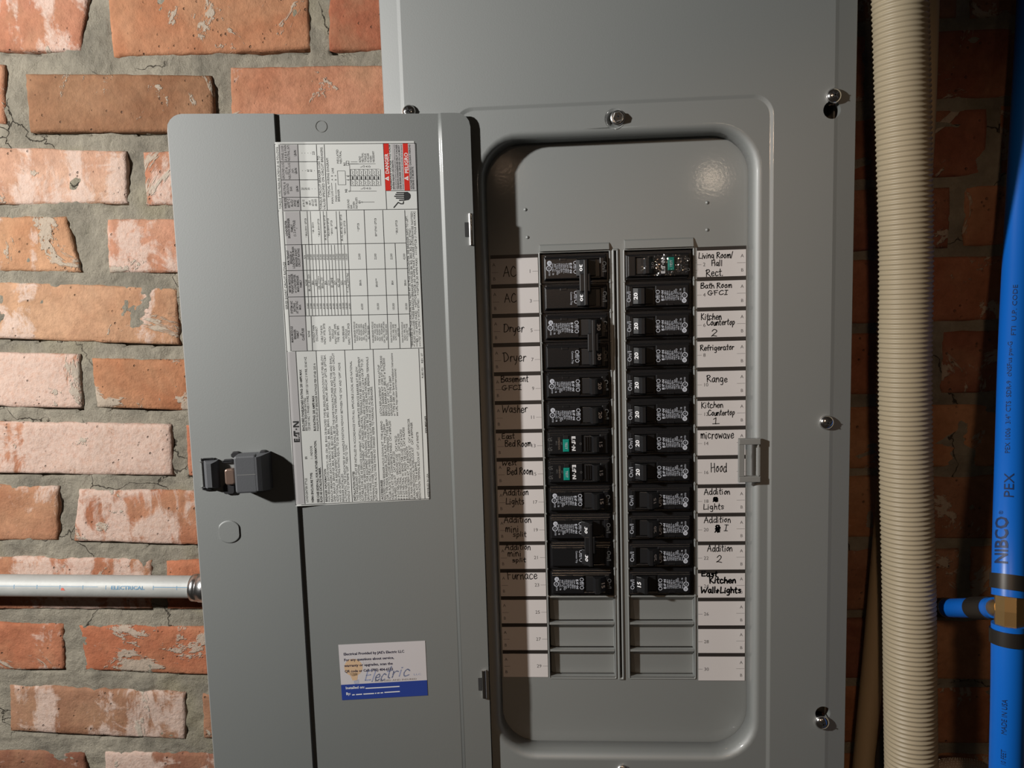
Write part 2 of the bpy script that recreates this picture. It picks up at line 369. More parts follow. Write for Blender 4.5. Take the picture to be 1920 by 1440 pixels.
# ------------------------------------------------------------------ handwriting strokes
H = {
'A': (.7, 0, [[(0,0),(.35,1),(.65,0)], [(.12,.38),(.58,.42)]]),
'B': (.65, 1, [[(.1,1),(.08,.5),(.1,0)], [(.04,.93),(.42,1.0),(.5,.74),(.14,.54),(.6,.40),(.52,.05),(.08,0)]]),
'C': (.66, 1, [[(.58,.86),(.36,1),(.1,.62),(.1,.18),(.35,0),(.66,.2)]]),
'D': (.72, 1, [[(.14,.95),(.13,.5),(.12,0)], [(0,.93),(.42,.95),(.68,.5),(.45,.08),(.1,0)]]),
'E': (.58, 0, [[(.5,.95),(.08,.92),(.08,.05),(.55,.08)], [(.08,.5),(.45,.54)]]),
'F': (.55, 0, [[(.10,.95),(.12,0)], [(.02,.95),(.55,1)], [(.10,.52),(.45,.55)]]),
'G': (.72, 1, [[(.58,.86),(.33,1),(.05,.6),(.1,.12),(.42,0),(.56,.36),(.34,.4),(.72,.40)]]),
'H': (.62, 0, [[(.08,1),(.05,0)], [(.55,1),(.55,0)], [(.05,.48),(.55,.55)]]),
'I': (.5, 0, [[(.25,1),(.22,0)], [(.05,1),(.45,1)], [(.02,0),(.42,0)]]),
'K': (.55, 0, [[(.08,1),(.08,0)], [(.5,.95),(.1,.5),(.55,0)]]),
'L': (.5, 0, [[(.1,1),(.05,.05),(.52,.08)]]),
'R': (.62, 1, [[(.12,1),(.1,.5),(.08,0)], [(.0,.86),(.36,1),(.5,.74),(.16,.5),(.36,.3),(.64,0)]]),
'W': (.9, 0, [[(0,1),(.15,0),(.40,.6),(.58,0),(.9,.95)]]),
'a': (.5, 1, [[(.42,.52),(.2,.62),(.03,.25),(.2,0),(.38,.25),(.42,.58),(.42,.12),(.52,0)]]),
'c': (.44, 1, [[(.42,.5),(.2,.62),(.03,.3),(.15,0),(.44,.1)]]),
'd': (.52, 1, [[(.4,.5),(.2,.62),(.03,.25),(.2,0),(.42,.25),(.46,1)], [(.46,1),(.45,.3),(.5,0)]]),
'e': (.46, 1, [[(.05,.28),(.4,.36),(.28,.62),(.06,.42),(.08,.1),(.25,0),(.46,.14)]]),
'f': (.4, 1, [[(.45,.9),(.28,1),(.18,.7),(.16,0)], [(.02,.52),(.4,.58)]]),
'g': (.5, 1, [[(.4,.52),(.2,.62),(.05,.3),(.2,.05),(.4,.3),(.42,.58),(.38,-.3),(.1,-.36)]]),
'h': (.46, 1, [[(.06,1),(.06,.5),(.05,0)], [(.06,.32),(.25,.6),(.38,.4),(.42,0)]]),
'i': (.2, 0, [[(.08,.55),(.08,0)], [(.08,.78),(.11,.84)]]),
'k': (.42, 0, [[(.06,1),(.06,0)], [(.36,.6),(.08,.3),(.4,0)]]),
'l': (.18, 0, [[(.09,1),(.07,0)]]),
'm': (.62, 1, [[(.04,.58),(.05,.3),(.04,0)], [(.04,.3),(.18,.62),(.28,.4),(.28,0)], [(.28,.3),(.44,.62),(.55,.4),(.58,0)]]),
'n': (.44, 1, [[(.04,.58),(.05,.3),(.04,0)], [(.04,.3),(.24,.62),(.36,.4),(.40,0)]]),
'o': (.44, 1, [[(.24,.6),(.05,.32),(.2,0),(.4,.3),(.24,.6),(.4,.6)]]),
'p': (.42, 1, [[(.06,.58),(.07,.1),(.05,-.42)], [(.06,.45),(.28,.62),(.38,.3),(.2,0),(.06,.1)]]),
'r': (.36, 1, [[(.05,.58),(.06,.3),(.05,0)], [(.05,.3),(.2,.58),(.36,.52)]]),
's': (.38, 1, [[(.36,.52),(.14,.6),(.08,.40),(.32,.25),(.26,.02),(.03,.03)]]),
't': (.34, 1, [[(.18,.98),(.14,.4),(.16,.05),(.30,0)], [(.0,.60),(.34,.66)]]),
'u': (.44, 1, [[(.04,.58),(.06,.1),(.24,0),(.38,.56),(.42,0)]]),
'v': (.36, 0, [[(0,.58),(.16,0),(.34,.58)]]),
'w': (.56, 0, [[(0,.58),(.12,0),(.27,.45),(.4,0),(.55,.58)]]),
'y': (.44, 1, [[(.03,.58),(.08,.15),(.28,.12),(.42,.56)], [(.42,.58),(.30,-.1),(.12,-.42)]]),
'1': (.5, 0, [[(.08,.78),(.28,1),(.25,0)], [(0,0),(.52,.03)]]),
'2': (.54, 1, [[(.04,.74),(.25,1),(.48,.76),(.28,.36),(.04,.06),(.16,.14),(.54,.0)]]),
'/': (.3, 0, [[(0,-.1),(.3,1.05)]]),
'.': (.14, 0, [[(.04,0),(.08,.04)]]),
'+': (.44, 0, [[(.2,.6),(.18,.0)], [(.02,.34),(.4,.32)], [(.05,.05),(.3,.5)]]),
'#': (.62, 1, [[(.05,.1),(.5,.9),(.1,.8),(.55,.15),(.1,.3),(.6,.6),(.2,.95),(.35,.05),(.5,.7),(.08,.5),(.6,.35)]]),
}
def smooth_line(p, k=4):
    if len(p) < 3: return p
    out = []
    for i in range(len(p)-1):
        p0, p1, p2, p3 = p[max(i-1, 0)], p[i], p[i+1], p[min(i+2, len(p)-1)]
        for j in range(k):
            t = j/k; out.append(tuple(0.5*((2*p1[a]) + (-p0[a]+p2[a])*t + (2*p0[a]-5*p1[a]+4*p2[a]-p3[a])*t*t + (-p0[a]+3*p1[a]-3*p2[a]+p3[a])*t**3) for a in (0, 1)))
    return out + [p[-1]]
def stroke(mb, pts, hw, mt, fn):
    for i in range(len(pts)-1):
        (x0, y0), (x1, y1) = pts[i], pts[i+1]; d = math.hypot(x1-x0, y1-y0)
        if d < 1e-9: continue
        nx, ny = -(y1-y0)/d*hw, (x1-x0)/d*hw
        mb.add([fn(x0+nx, y0+ny), fn(x0-nx, y0-ny), fn(x1-nx, y1-ny), fn(x1+nx, y1+ny)], [(0,1,2,3)], mt)
    for x, y in pts: mb.disc((x, y), hw, mt, fn, 7)
def handwrite(mb, s, fn, width, capheight, hw, mt='marker'):
    W = sum(.28 if c == ' ' else H[c][0] + .10 for c in s); kx = width/W; x = 0
    for c in s:
        if c == ' ': x += .28*kx; continue
        w, sm, st = H[c]; dy = random.uniform(-.05, .05); sh = random.uniform(-.05, .08)
        for p in st:
            q = [(x + (a + sh*b + random.uniform(-.02, .02))*kx, (b + dy + random.uniform(-.03, .03))*capheight) for a, b in p]
            stroke(mb, smooth_line(q) if sm else q, hw, mt, fn)
        x += (w + .10)*kx

# ================================================================== brick wall
YW = 0.112                                    # brick faces
wall = None
def brick_px():
    R = [  # corners in the photograph (TL, TR, BR, BL), colour, bloom
     ((-170,-35),(168,-35),(150,96),(-170,92),(228,140,105),.55), ((197,-32),(577,-32),(580,91),(212,105),(222,140,92),.10),
     ((616,-30),(960,-30),(960,92),(616,93),(196,100,58),.0),
     ((-300,118),(8,120),(9,232),(-300,232),(232,150,110),.5), ((47,138),(396,141),(402,246),(56,247),(178,118,78),.02), ((432,126),(790,122),(790,250),(434,250),(228,142,102),.06),
     ((-120,273),(234,283),(240,382),(-120,383),(240,176,148),.62), ((268,285),(640,270),(640,384),(274,384),(232,148,112),.45),
     ((-210,408),(120,405),(152,511),(-210,502),(232,160,112),.28), ((198,410),(560,410),(560,512),(204,511),(238,158,124),.62),
     ((-15,528),(330,540),(334,647),(-15,634),(234,168,126),.38), ((352,540),(700,540),(700,647),(354,647),(225,150,110),.3),
     ((-230,657),(148,664),(153,766),(-230,757),(232,150,112),.85), ((171,672),(540,680),(540,775),(181,764),(214,130,78),.08),
     ((-25,790),(318,796),(325,892),(-25,887),(222,140,102),.80), ((348,797),(700,800),(700,900),(352,893),(222,122,82),.2),
     ((-260,906),(107,912),(108,1014),(-260,1013),(212,136,94),.40), ((146,918),(510,922),(510,1025),(138,1015),(218,132,90),.72),
     ((-40,1044),(284,1049),(284,1143),(-40,1143),(218,130,88),.62), ((312,1052),(660,1045),(660,1143),(312,1143),(224,122,72),.1),
     ((-240,1167),(117,1170),(119,1256),(-240,1260),(216,120,74),.30), ((146,1172),(520,1182),(520,1272),(160,1258),(222,118,68),.32),
     ((-330,1288),(-14,1288),(-14,1372),(-330,1372),(190,120,84),.5), ((17,1285),(345,1300),(348,1388),(19,1372),(196,132,98),.55), ((378,1302),(720,1302),(720,1392),(381,1386),(190,122,88),.4),
     ((-210,1400),(158,1412),(160,1505),(-210,1505),(170,100,74),.3), ((196,1410),(540,1418),(540,1508),(197,1505),(184,112,88),.7)]
    return R
def make_brick(cn, color, bloom, parent, fine=True, dy=0.0):
    """cn: four points TL TR BR BL on the wall face; a block with a rough face and chipped edges"""
    c = sum((V(p) for p in cn), V((0,0,0)))/4
    nx, nz = (26, 10) if fine else (8, 4); L = []; sd = random.uniform(0, 90)
    lay = [(0.0, 0.020, .3), (0.0, 0.0035, 1), (0.0012, 0.0008, 1), (0.0035, 0.0, 1)]
    per = [(i/nx, 0) for i in range(nx)] + [(1, j/nz) for j in range(nz)] + [(1-i/nx, 1) for i in range(nx)] + [(0, 1-j/nz) for j in range(nz)]
    W = (V(cn[1])-V(cn[0])).length; Hh = (V(cn[3])-V(cn[0])).length
    def pt(u, v):
        a = V(cn[0]).lerp(V(cn[1]), u); b = V(cn[3]).lerp(V(cn[2]), u); return a.lerp(b, v)
    mb = MB(); vs = []; fs = []
    for ins, dep, k in lay:
        row = []
        for u, v in per:
            uu = ins/W + u*(1-2*ins/W); vv = ins/Hh + v*(1-2*ins/Hh)
            p = pt(uu, vv); e = 0.0030*noise.noise(p*55 + V((sd,0,0))) + 0.0016*noise.noise(p*170 + V((0,sd,0)))
            d = (c - p); d.y = 0; d.normalize()
            p = p + d*(abs(e)*.85 - 0.0012)*k; p.y = p.y + dep + dy; row.append(p)
        vs += row
    n = len(per)
    for k in range(len(lay)-1):
        for i in range(n):
            j = (i+1) % n; fs.append((k*n+i, k*n+j, k*n+n+j, k*n+n+i))
    base = (len(lay)-1)*n; gi = {}
    def idx(i, j):
        if j == 0: return base + i if i < nx else base + nx
        if i == nx: return base + nx + j
        if j == nz: return base + nx + nz + (nx - i)
        if i == 0: return base + 2*nx + nz + (nz - j)
        if (i, j) not in gi:
            gi[i, j] = len(vs); ins = 0.0035
            p = pt(ins/W + i/nx*(1-2*ins/W), ins/Hh + j/nz*(1-2*ins/Hh))
            p.y += dy + 0.0014*noise.noise(p*30 + V((sd, sd, 0))) + 0.0006*noise.noise(p*110 + V((sd, sd, 0)))- 0.0003; vs.append(p)
        return gi[i, j]
    for i in range(nx):
        for j in range(nz):
            fs.append((idx(i, j), idx(i+1, j), idx(i+1, j+1), idx(i, j+1)))
    mb.add(vs, fs, 'brick', True)
    o = mb.build('brick', parent, origin=c)
    cl = srgb(*color); lum = .3*cl[0]+.59*cl[1]+.11*cl[2]
    o.color = tuple((c_*.76 + lum*.24)*k_ for c_, k_ in zip(cl[:3], (.62, .655, .60))) + (min(1, bloom + .12),); return o
def build_wall():
    global wall
    # mortar: a rough recessed bed behind the bricks
    x0, x1, z0, z1 = -1.30, 1.15, CAMZ-0.85, CAMZ+0.72
    def axis(a, b, f0, f1, fine, coarse):
        out = [a]
        while out[-1] < b: out.append(out[-1] + (fine if f0 <= out[-1] < f1 else coarse))
        return out
    xs = axis(x0, x1, -0.60, -0.17, 0.0019, 0.012); zs = axis(z0, z1, CAMZ-0.52, CAMZ+0.33, 0.0019, 0.012)
    bots = [(U(*q[3], YW), U(*q[2], YW)) for q in brick_px()]
    vs = []
    for z in zs:
        for x in xs:
            p = V((x, 0, z)); d = 0.0030*noise.noise(p*22) + 0.0018*noise.noise(p*75) + 0.0009*noise.noise(p*210)
            if -0.60 < x < -0.17:
                for a, b in bots:                                  # open gaps under the bricks where the bed has shrunk away
                    if a.x < x < b.x and abs(z - a.z) < .02:
                        zz = a.z + (b.z-a.z)*(x-a.x)/(b.x-a.x); g = zz + .0012 - z
                        if 0 < g < .0040: d += .0075*max(0, min(1, .35 + 2.2*noise.noise(V((x*13, a.z*50, 0)))))
                        break
            vs.append((x, YW + 0.0030 + d*1.25, z))
    w = len(xs); fs = [(j*w+i, j*w+i+1, (j+1)*w+i+1, (j+1)*w+i) for j in range(len(zs)-1) for i in range(w-1)]
    mb = MB(); mb.add(vs, fs, 'mortar', True)
    mb.box((x0, YW+0.03, z0), (x1, YW+0.12, z1), 'mortar')
    wall = mb.build('wall_back', None, origin=(0, 0, 0), kind='structure'); fixn(wall)
    for tl, tr, br, bl, colr, bloom in brick_px():
        make_brick([U(*p, YW) for p in (tl, tr, br, bl)], colr, bloom, wall, True, random.uniform(-.001, .001))
    # the rest of the courses, running on behind the panel to the right
    joints = [-590, -447, -306, -165, -22, 119, 258, 395, 520, 650, 777, 905, 1031, 1155, 1277, 1395, 1515, 1634, 1752, 1869, 1985, 2100]
    tones = [(200,116,78), (212,130,82), (176,98,72), (216,142,92), (186,122,90), (164,92,70)]
    rowx = {}
    for q in brick_px():
        cz = (q[0][1] + q[2][1] + q[1][1] + q[3][1])/4
        k = min(range(len(joints)-1), key=lambda i: abs((joints[i]+joints[i+1])/2 - cz))
        a, b = rowx.get(k, (9, -9)); xa = U(*q[0], YW).x; xb = U(*q[1], YW).x
        rowx[k] = (min(a, xa), max(b, xb))
    for k in range(len(joints)-1):
        zt = U(300, joints[k]+9, YW).z; zb = U(300, joints[k+1]-9, YW).z
        a, b = rowx.get(k, (-0.3, -0.3))
        x = b + 0.014
        while x < x1 - 0.1:
            wd = random.uniform(.186, .200)
            dz = random.uniform(-.0015, .0015)
            make_brick([(x, YW, zt+dz), (x+wd, YW, zt+dz), (x+wd, YW, zb+dz), (x, YW, zb+dz)], random.choice(tones), random.uniform(0, .15), wall, False, random.uniform(-.001, .002)); x += wd + 0.013
        x = a - 0.014
        while x > x0 + 0.1:
            wd = random.uniform(.186, .200)
            make_brick([(x-wd, YW, zt), (x, YW, zt), (x, YW, zb), (x-wd, YW, zb)], (222,140,102), random.uniform(0.2, .7), wall, False); x -= wd + 0.013
build_wall()

# ================================================================== the electrical panel
pl, pr = U(711, 0).x, U(1611, 0).x
PX0, PX1 = (pl + U(716, 212).x)/2, (U(1611, 0).x + U(1586, 1440).x)/2
PZ1, PZ0 = CAMZ + 0.40, CAMZ - 0.62
panel = thing('electrical_panel', 'open grey steel electrical panel with door swung left, mounted on the brick wall', 'electrical panel', (( PX0+PX1)/2, YW, PZ0))
# box behind the cover
mb = MB(); e = 0.012
mb.box((PX0+e, 0.016, PZ0+e), (PX0+e+.0015, YW-0.004, PZ1-e), 'paint'); mb.box((PX1-e-.0015, 0.016, PZ0+e), (PX1-e, YW-0.004, PZ1-e), 'paint')
mb.box((PX0+e, 0.016, PZ1-e-.0015), (PX1-e, YW-0.004, PZ1-e), 'paint'); mb.box((PX0+e, 0.016, PZ0+e), (PX1-e, YW-0.004, PZ0+e+.0015), 'paint')
mb.box((PX0+e, YW-0.006, PZ0+e), (PX1-e, YW-0.004, PZ1-e), 'inside')
mb.build('enclosure_box', panel)

# cover: bevelled rim, flat field, raised field round the opening, rolled lip going back to the dead front
OX0, OX1 = U(903, 700, 0).x, U(1420, 700, 0).x
OX0 = (U(895.5, 420).x + U(923, 1300).x)/2; OX1 = (U(1430, 420).x + U(1424, 1250).x)/2
OZ1, OZ0 = U(1100, 240).z, U(1150, 1428).z
EX0, EX1 = U(884, 700).x - 0.006, (U(1449, 400).x + U(1437, 1300).x)/2
EZ1, EZ0 = U(1300, 186).z, PZ0 + 0.05
def L3(x0, x1, z0, z1, r, y, g=0.0): return [V((a, y, b)) for a, b in rrect(x0+g, x1-g, z0+g, z1-g, r)]
R0 = 0.038
Ls = [(PX0, PX1, PZ0, PZ1, .0015, 0.0160, 0.0), (PX0, PX1, PZ0, PZ1, .0015, 0.0034, 0.0), (PX0, PX1, PZ0, PZ1, .002, 0.0024, 0.0006),
      (PX0, PX1, PZ0, PZ1, .004, 0.0006, 0.0150), (PX0, PX1, PZ0, PZ1, .004, 0.0, 0.0180),
      (EX0, EX1, EZ0, EZ1, .017, 0.0, -0.0020), (EX0, EX1, EZ0, EZ1, .016, 0.0002, -0.0012), (EX0, EX1, EZ0, EZ1, .015, 0.0010, 0.0006), (EX0, EX1, EZ0, EZ1, .014, 0.0012, 0.0014)]
for t in range(0, 9):
    a = math.radians(90*t/8); rr = 0.0060
    g = rr*math.sin(a) ; y = 0.0012 + rr*(1-math.cos(a))
    Ls.append((OX0, OX1, OZ0, OZ1, R0 - g, y, g))
Ls.append((OX0, OX1, OZ0, OZ1, R0-.0062, YP-0.0006, 0.0064))
front = [L3(x0, x1, z0, z1, r, y, g) for x0, x1, z0, z1, r, y, g in Ls]
back = [L3(OX0, OX1, OZ0, OZ1, R0-.0050, YP-0.0006, 0.0052), L3(OX0, OX1, OZ0, OZ1, R0, 0.0045, -0.001), L3(PX0, PX1, PZ0, PZ1, .001, 0.0060, 0.0180), L3(PX0, PX1, PZ0, PZ1, .001, 0.0160, 0.0015)]
mb = MB(); mb.loops(front + back, 'paint', close=True, smooth=False)
cover = mb.build('cover', panel)
n_ = len(front[0])
for i, p in enumerate(cover.data.polygons):
    k = i // n_
    p.use_smooth = (k in (5, 6, 7) or 9 <= k <= 17)
# screw and keyhole openings cut through the cover
def cutter(cx, cz, r, cz2=None, r2=None):
    mbc = MB(); q = MB()
    mbc.tube([(cx, -0.02, cz), (cx, 0.012, cz)], r, 'inside', seg=24, smooth=False); return mbc
holes = []
for (px, py, r) in ((1560.5, 206, 14.5), (1543, 1338, 13.5), (1153, 222, 15.5)):
    c = U(px, py); holes.append((c.x, c.z, r/2070.0))
cut = MB()
for cx, cz, r in holes: cut.tube([(cx, -0.02, cz), (cx, 0.0135, cz)], r, 'inside', seg=28, smooth=False)
co = cut.build('cutter'); fixn(co); fixn(cover)
md = cover.modifiers.new('b', 'BOOLEAN'); md.object = co; md.operation = 'DIFFERENCE'; md.solver = 'EXACT'
bpy.context.view_layer.update(); dg = bpy.context.evaluated_depsgraph_get()
nm = bpy.data.meshes.new_from_object(cover.evaluated_get(dg)); cover.modifiers.clear(); old = cover.data; cover.data = nm; nm.name = 'cover'
bpy.data.objects.remove(co)
# dimple under the top centre screw
c = U(1153, 222); mb = MB(); rr = 15.5/2070
mb.loops([[V((c.x + r*math.cos(a), y, c.z + r*math.sin(a))) for a in [2*math.pi*k/28 for k in range(28)]] for r, y in ((rr*1.12, 0.0009), (rr, 0.0012), (rr*.8, 0.0030), (rr*.5, 0.0048), (rr*.3, 0.0050))], 'paint', smooth=True)
c2 = U(1166, 223); mb.box((c2.x-.004, 0.0044, c2.z-.003), (c2.x+.0045, 0.0048, c2.z+.003), 'inside')
mb.build('screw_dimple', cover, origin=WO[panel.name])
mb = MB()                                                    # backs of the two keyholes
cx, cz, r = holes[0]; mb.box((cx-.012, 0.030, cz-.012), (cx+.012, 0.031, cz+.012), 'paint'); mb.build('keyhole_backing', cover)
cx, cz, r = holes[1]; mb = MB(); mb.box((cx-.012, 0.030, cz-.012), (cx+.012, 0.031, cz+.012), 'paint'); mb.build('keyhole_backing', cover)

def screw(px, py, r_px, Y=0.0, turn=0.4, parent=None, label=None, hex_=False):
    c = U(px, py, Y); r = r_px/2070.0; mb = MB(); seg = 24; L = []
    if hex_:
        mb.loops([[V((c.x + q*math.cos(a), y, c.z + q*math.sin(a))) for a in [2*math.pi*k/24 for k in range(24)]] for q, y in ((r*1.3, Y+.001), (r*1.35, Y-.0006), (r*1.2, Y-.0014), (r*.95, Y-.0016))], 'steel', smooth=True, cap1=True)
        mb.loops([[V((c.x + q*math.cos(a), y, c.z + q*math.sin(a))) for a in [turn+2*math.pi*k/6 for k in range(6)]] for q, y in ((r*.95, Y-.0014), (r*.95, Y-.0046), (r*.8, Y-.0054))], 'chrome', cap1=True)
        yt = Y-.00545
    else:
        for k in range(6):
            a = math.radians(90*k/6); L.append([V((c.x + r*math.cos(a)*math.cos(q), Y - 0.0004 - r*.62*math.sin(a), c.z + r*math.cos(a)*math.sin(q))) for q in [2*math.pi*i/seg for i in range(seg)]])
        L.insert(0, [V((p.x, Y+.006, p.z)) for p in L[0]])
        mb.loops(L, 'chrome', smooth=True, cap1=True); yt = Y - 0.0004 - r*.64
    for a in (turn, turn+math.pi/2):                         # cross slot
        d = V((math.cos(a), 0, math.sin(a))); n = V((-d.z, 0, d.x)); w = r*.09; l = r*.55
        mb.add([V((c.x, yt, c.z)) + d*l*sx + n*w*sz for sx, sz in ((-1,-1),(1,-1),(1,1),(-1,1))], [(0,1,2,3)], 'inside')
    return mb.build('screw', parent or cover, label=label, origin=WO[panel.name])
screw(1563, 180, 12.5, -0.0005, .7); screw(1549.5, 792, 12.5, -0.0005, .5); screw(1541, 1354, 13, -0.0005, 1.2)
screw(767, 210, 12, -0.0005, .3); screw(1158, 221, 9.5, 0.001, .2, hex_=True, label='hex headed screw in a dimple'); screw(1168, 1446, 9.5, 0.001, .2, hex_=True)

# ------------------------------------------------------------------ dead front plate
def xm(px0, py0, px1, py1, Y=YP): return (U(px0, py0, Y).x + U(px1, py1, Y).x)/2
SLx0, SLx1 = xm(1015, 480, 1030, 1260), xm(1143, 480, 1153, 1260)
SRx0, SRx1 = xm(1172.5, 480, 1181, 1260), xm(1299, 480, 1303, 1260)
PITCH = 0.0254
ZR = [U(1075, 505.4).z*0 + (U(1003, 505.4, YP).z) - PITCH*i for i in range(15)]     # row centres
ZT, ZB = ZR[0] + PITCH/2 + 0.0008, ZR[14] - PITCH/2 - 0.0006
GX0, GX1 = xm(1153.0, 480, 1162.5, 1260), xm(1156.5, 480, 1165.5, 1260)
dx0, dx1, dz0, dz1 = OX0 - 0.004, OX1 + 0.004, OZ0 - 0.004, OZ1 + 0.004
mb = MB()
xs = [dx0, SLx0, SLx1, GX0, GX1, SRx0, SRx1, dx1]; zs = [dz0, ZB, ZT, dz1]
for i in range(7):
    for j in range(3):
        if j == 1 and i in (1, 3, 5): continue
        mb.add([(xs[i], YP, zs[j]), (xs[i+1], YP, zs[j]), (xs[i+1], YP, zs[j+1]), (xs[i], YP, zs[j+1])], [(0,1,2,3)], 'paint')
def well(x0, x1, z0, z1, d, mt='paint', floor=None):
    L = [[V((x0, y, z0)), V((x1, y, z0)), V((x1, y, z1)), V((x0, y, z1))] for y in (YP, YP+d)]
    mb.loops(L, mt)
    if floor: mb.add(L[1], [(0,1,2,3)], floor)
well(SLx0, SLx1, ZB, ZT, 0.012, 'paint', 'inside'); well(SRx0, SRx1, ZB, ZT, 0.012, 'paint', 'inside'); well(GX0, GX1, ZB, ZT, 0.006, 'paint', 'inside')
# rolled rims round the slots and the two ribs beside the centre groove
def rim(x0, x1, z0, z1, r0, out, h):
    L = []
    for g, y in ((out, 0), (out*.75, -h*.8), (out*.45, -h), (out*.15, -h*.7), (0, 0.0005)):
        L.append([V((a, YP + y, b)) for a, b in rrect(x0-g, x1+g, z0-g, z1+g, max(.0006, r0+g-out), 4, 2)])
    mb.loops(L, 'paint', smooth=True)
rim(SLx0, SLx1, ZB, ZT, .0016, .0015, .0008); rim(SRx0, SRx1, ZB, ZT, .0016, .0015, .0008); rim(GX0, GX1, ZB, ZT, .001, .0022, .0014)
# angled hoods above each column
def hood(x0, x1, hgt):
    z = ZT + 0.0012
    vs = [(x0, YP-.0002, z), (x1, YP-.0002, z), (x1, YP-.0030, z+.0004), (x0, YP-.0030, z+.0004), (x1, YP-.0012, z+hgt), (x0, YP-.0012, z+hgt), (x1+.0004, YP, z+hgt+.0012), (x0-.0004, YP, z+hgt+.0012)]
    mb.add(vs, [(0,1,2,3), (3,2,4,5), (5,4,6,7), (0,3,5,7), (1,6,4,2)], 'paint')
hood(SLx0, SLx1, .0052); hood(SRx0, SRx1, .0070)
# tick notches at each row along the slot edges
for zr in ZR[:12]:
    for xx in (SLx0-.0006, SRx0-.0006, SRx1+.0006, SLx1+.0006):
        mb.box((xx-.0009, YP-.0013, zr-PITCH/2-.0008), (xx+.0009, YP, zr-PITCH/2+.0008), 'paint', .0004)
# pressed dimples in the plate
for px, py in ((985, 393), (989, 445), (1326, 380), (1326, 431)):
    c = U(px, py, YP)
    mb.loops([[V((c.x + .0015*math.cos(a)*math.cos(q), YP - .0009*math.sin(a), c.z + .0015*math.cos(a)*math.sin(q))) for q in [2*math.pi*i/16 for i in range(16)]] for a in (0, .5, 1.0, 1.45)], 'paint', smooth=True, cap1=True)
plate = mb.build('dead_front', panel, label='recessed grey plate with two columns of breaker openings')
fixn(plate)
# filler plates of the three unused rows: tray with a sloped top lip
def filler(x0, x1, zc):
    mb = MB(); z0, z1 = zc - PITCH/2 + .0001, zc + PITCH/2 - .0001; w = .0009
    y = YP
    mb.box((x0+.0002, y-.0004, z1-.0014), (x1-.0002, y+.004, z1), 'paint', .0005)
    mb.box((x0+.0002, y-.0004, z0), (x1-.0002, y+.004, z0+.0006), 'paint', .0002)
    a = [V((x0+.0004, y+.0010, z1-.0014)), V((x1-.0004, y+.0010, z1-.0014)), V((x1-.0010, y+.0062, z1-.0062)), V((x0+.0040, y+.0062, z1-.0062)), V((x1-.0010, y+.0062, z0+.0006)), V((x0+.0052, y+.0062, z0+.0006)), V((x0+.0004, y+.0090, z0+.0006)), V((x0+.0004, y+.0090, z1-.0014)), V((x1-.0002, y+.001, z0+.0006))]
    mb.add(a, [(0,1,2,3), (3,2,4,5), (0,3,5,6,7), (1,8,4,2)], 'paint')
    o = mb.build('filler_plate', plate, origin=WO[panel.name]); return o
for zc in ZR[12:]:
    filler(SLx0, SLx1, zc); filler(SRx0, SRx1, zc)

# strike on the right lip for the door latch
mb = MB(); a, b = U(1385.5, 823, -.004), U(1426, 904, -.004)
xa, xb, za, zb_ = a.x, b.x, b.z, a.z; w = .0050
y0, y1 = -.0048, -.0006
mb.box((xa, y0, zb_-w), (xb, y1, zb_), 'strike', .0006); mb.box((xa, y0, za), (xb, y1, za+w), 'strike', .0006)
mb.box((xa, y0, za+w), (xa+.0045, y1, zb_-w), 'strike', .0003); mb.box((xb-.0022, y0, za+w), (xb-.0012, y1, zb_-w), 'strike', .0003)
mb.build('latch_strike', cover, origin=WO[panel.name])

# ------------------------------------------------------------------ circuit directory strips
Q = 1/2.035e3                                      # metres per photograph pixel on the plate
YL = YP - 0.0004
def on_plate(cx, cz, y=YL-0.00009): return lambda a, b: V((cx + a, y, cz + b))
def hand(mb, s, x0, top, base, x1, bold=1.0):
    p = U(x0, base, YL); q = U(x1, base, YL); t = U(x0, top, YL)
    handwrite(mb, s, on_plate(p.x, p.z, YL-.00011), q.x - p.x, t.z - p.z, .00036*bold)
LTX = {1: [('AC', 944, 500, 519, 970)], 3: [('AC', 946, 550, 567, 970)], 5: [('Dryer', 943.6, 608, 623, 984)], 7: [('Dryer', 943.6, 661.6, 678, 988)],
 9: [('Basement', 939, 705, 716.5, 991.5), ('GFCI', 941.5, 723, 731.5, 980)], 11: [('Washer', 941.5, 760, 774, 990.7)],
 13: [('East', 941, 812.5, 822.5, 966), ('Bed Room', 946.4, 826, 837.7, 997)], 15: [('West', 941.5, 863, 872.5, 969.6), ('Bed Room', 950.6, 877, 890, 1000)],
 17: [('Addition', 943, 917, 928.7, 992), ('Lights', 948.5, 934, 946, 983.7)], 19: [('Addition', 945, 968, 980, 997), ('mini', 948, 984, 998, 974), ('split', 962, 997, 1006.5, 988.6)],
 21: [('Addition', 947, 1020, 1031, 995.6), ('mini', 952, 1031, 1043.5, 979), ('split', 961, 1046, 1054, 987)], 23: [('Furnace', 951, 1071, 1086, 1009)]}
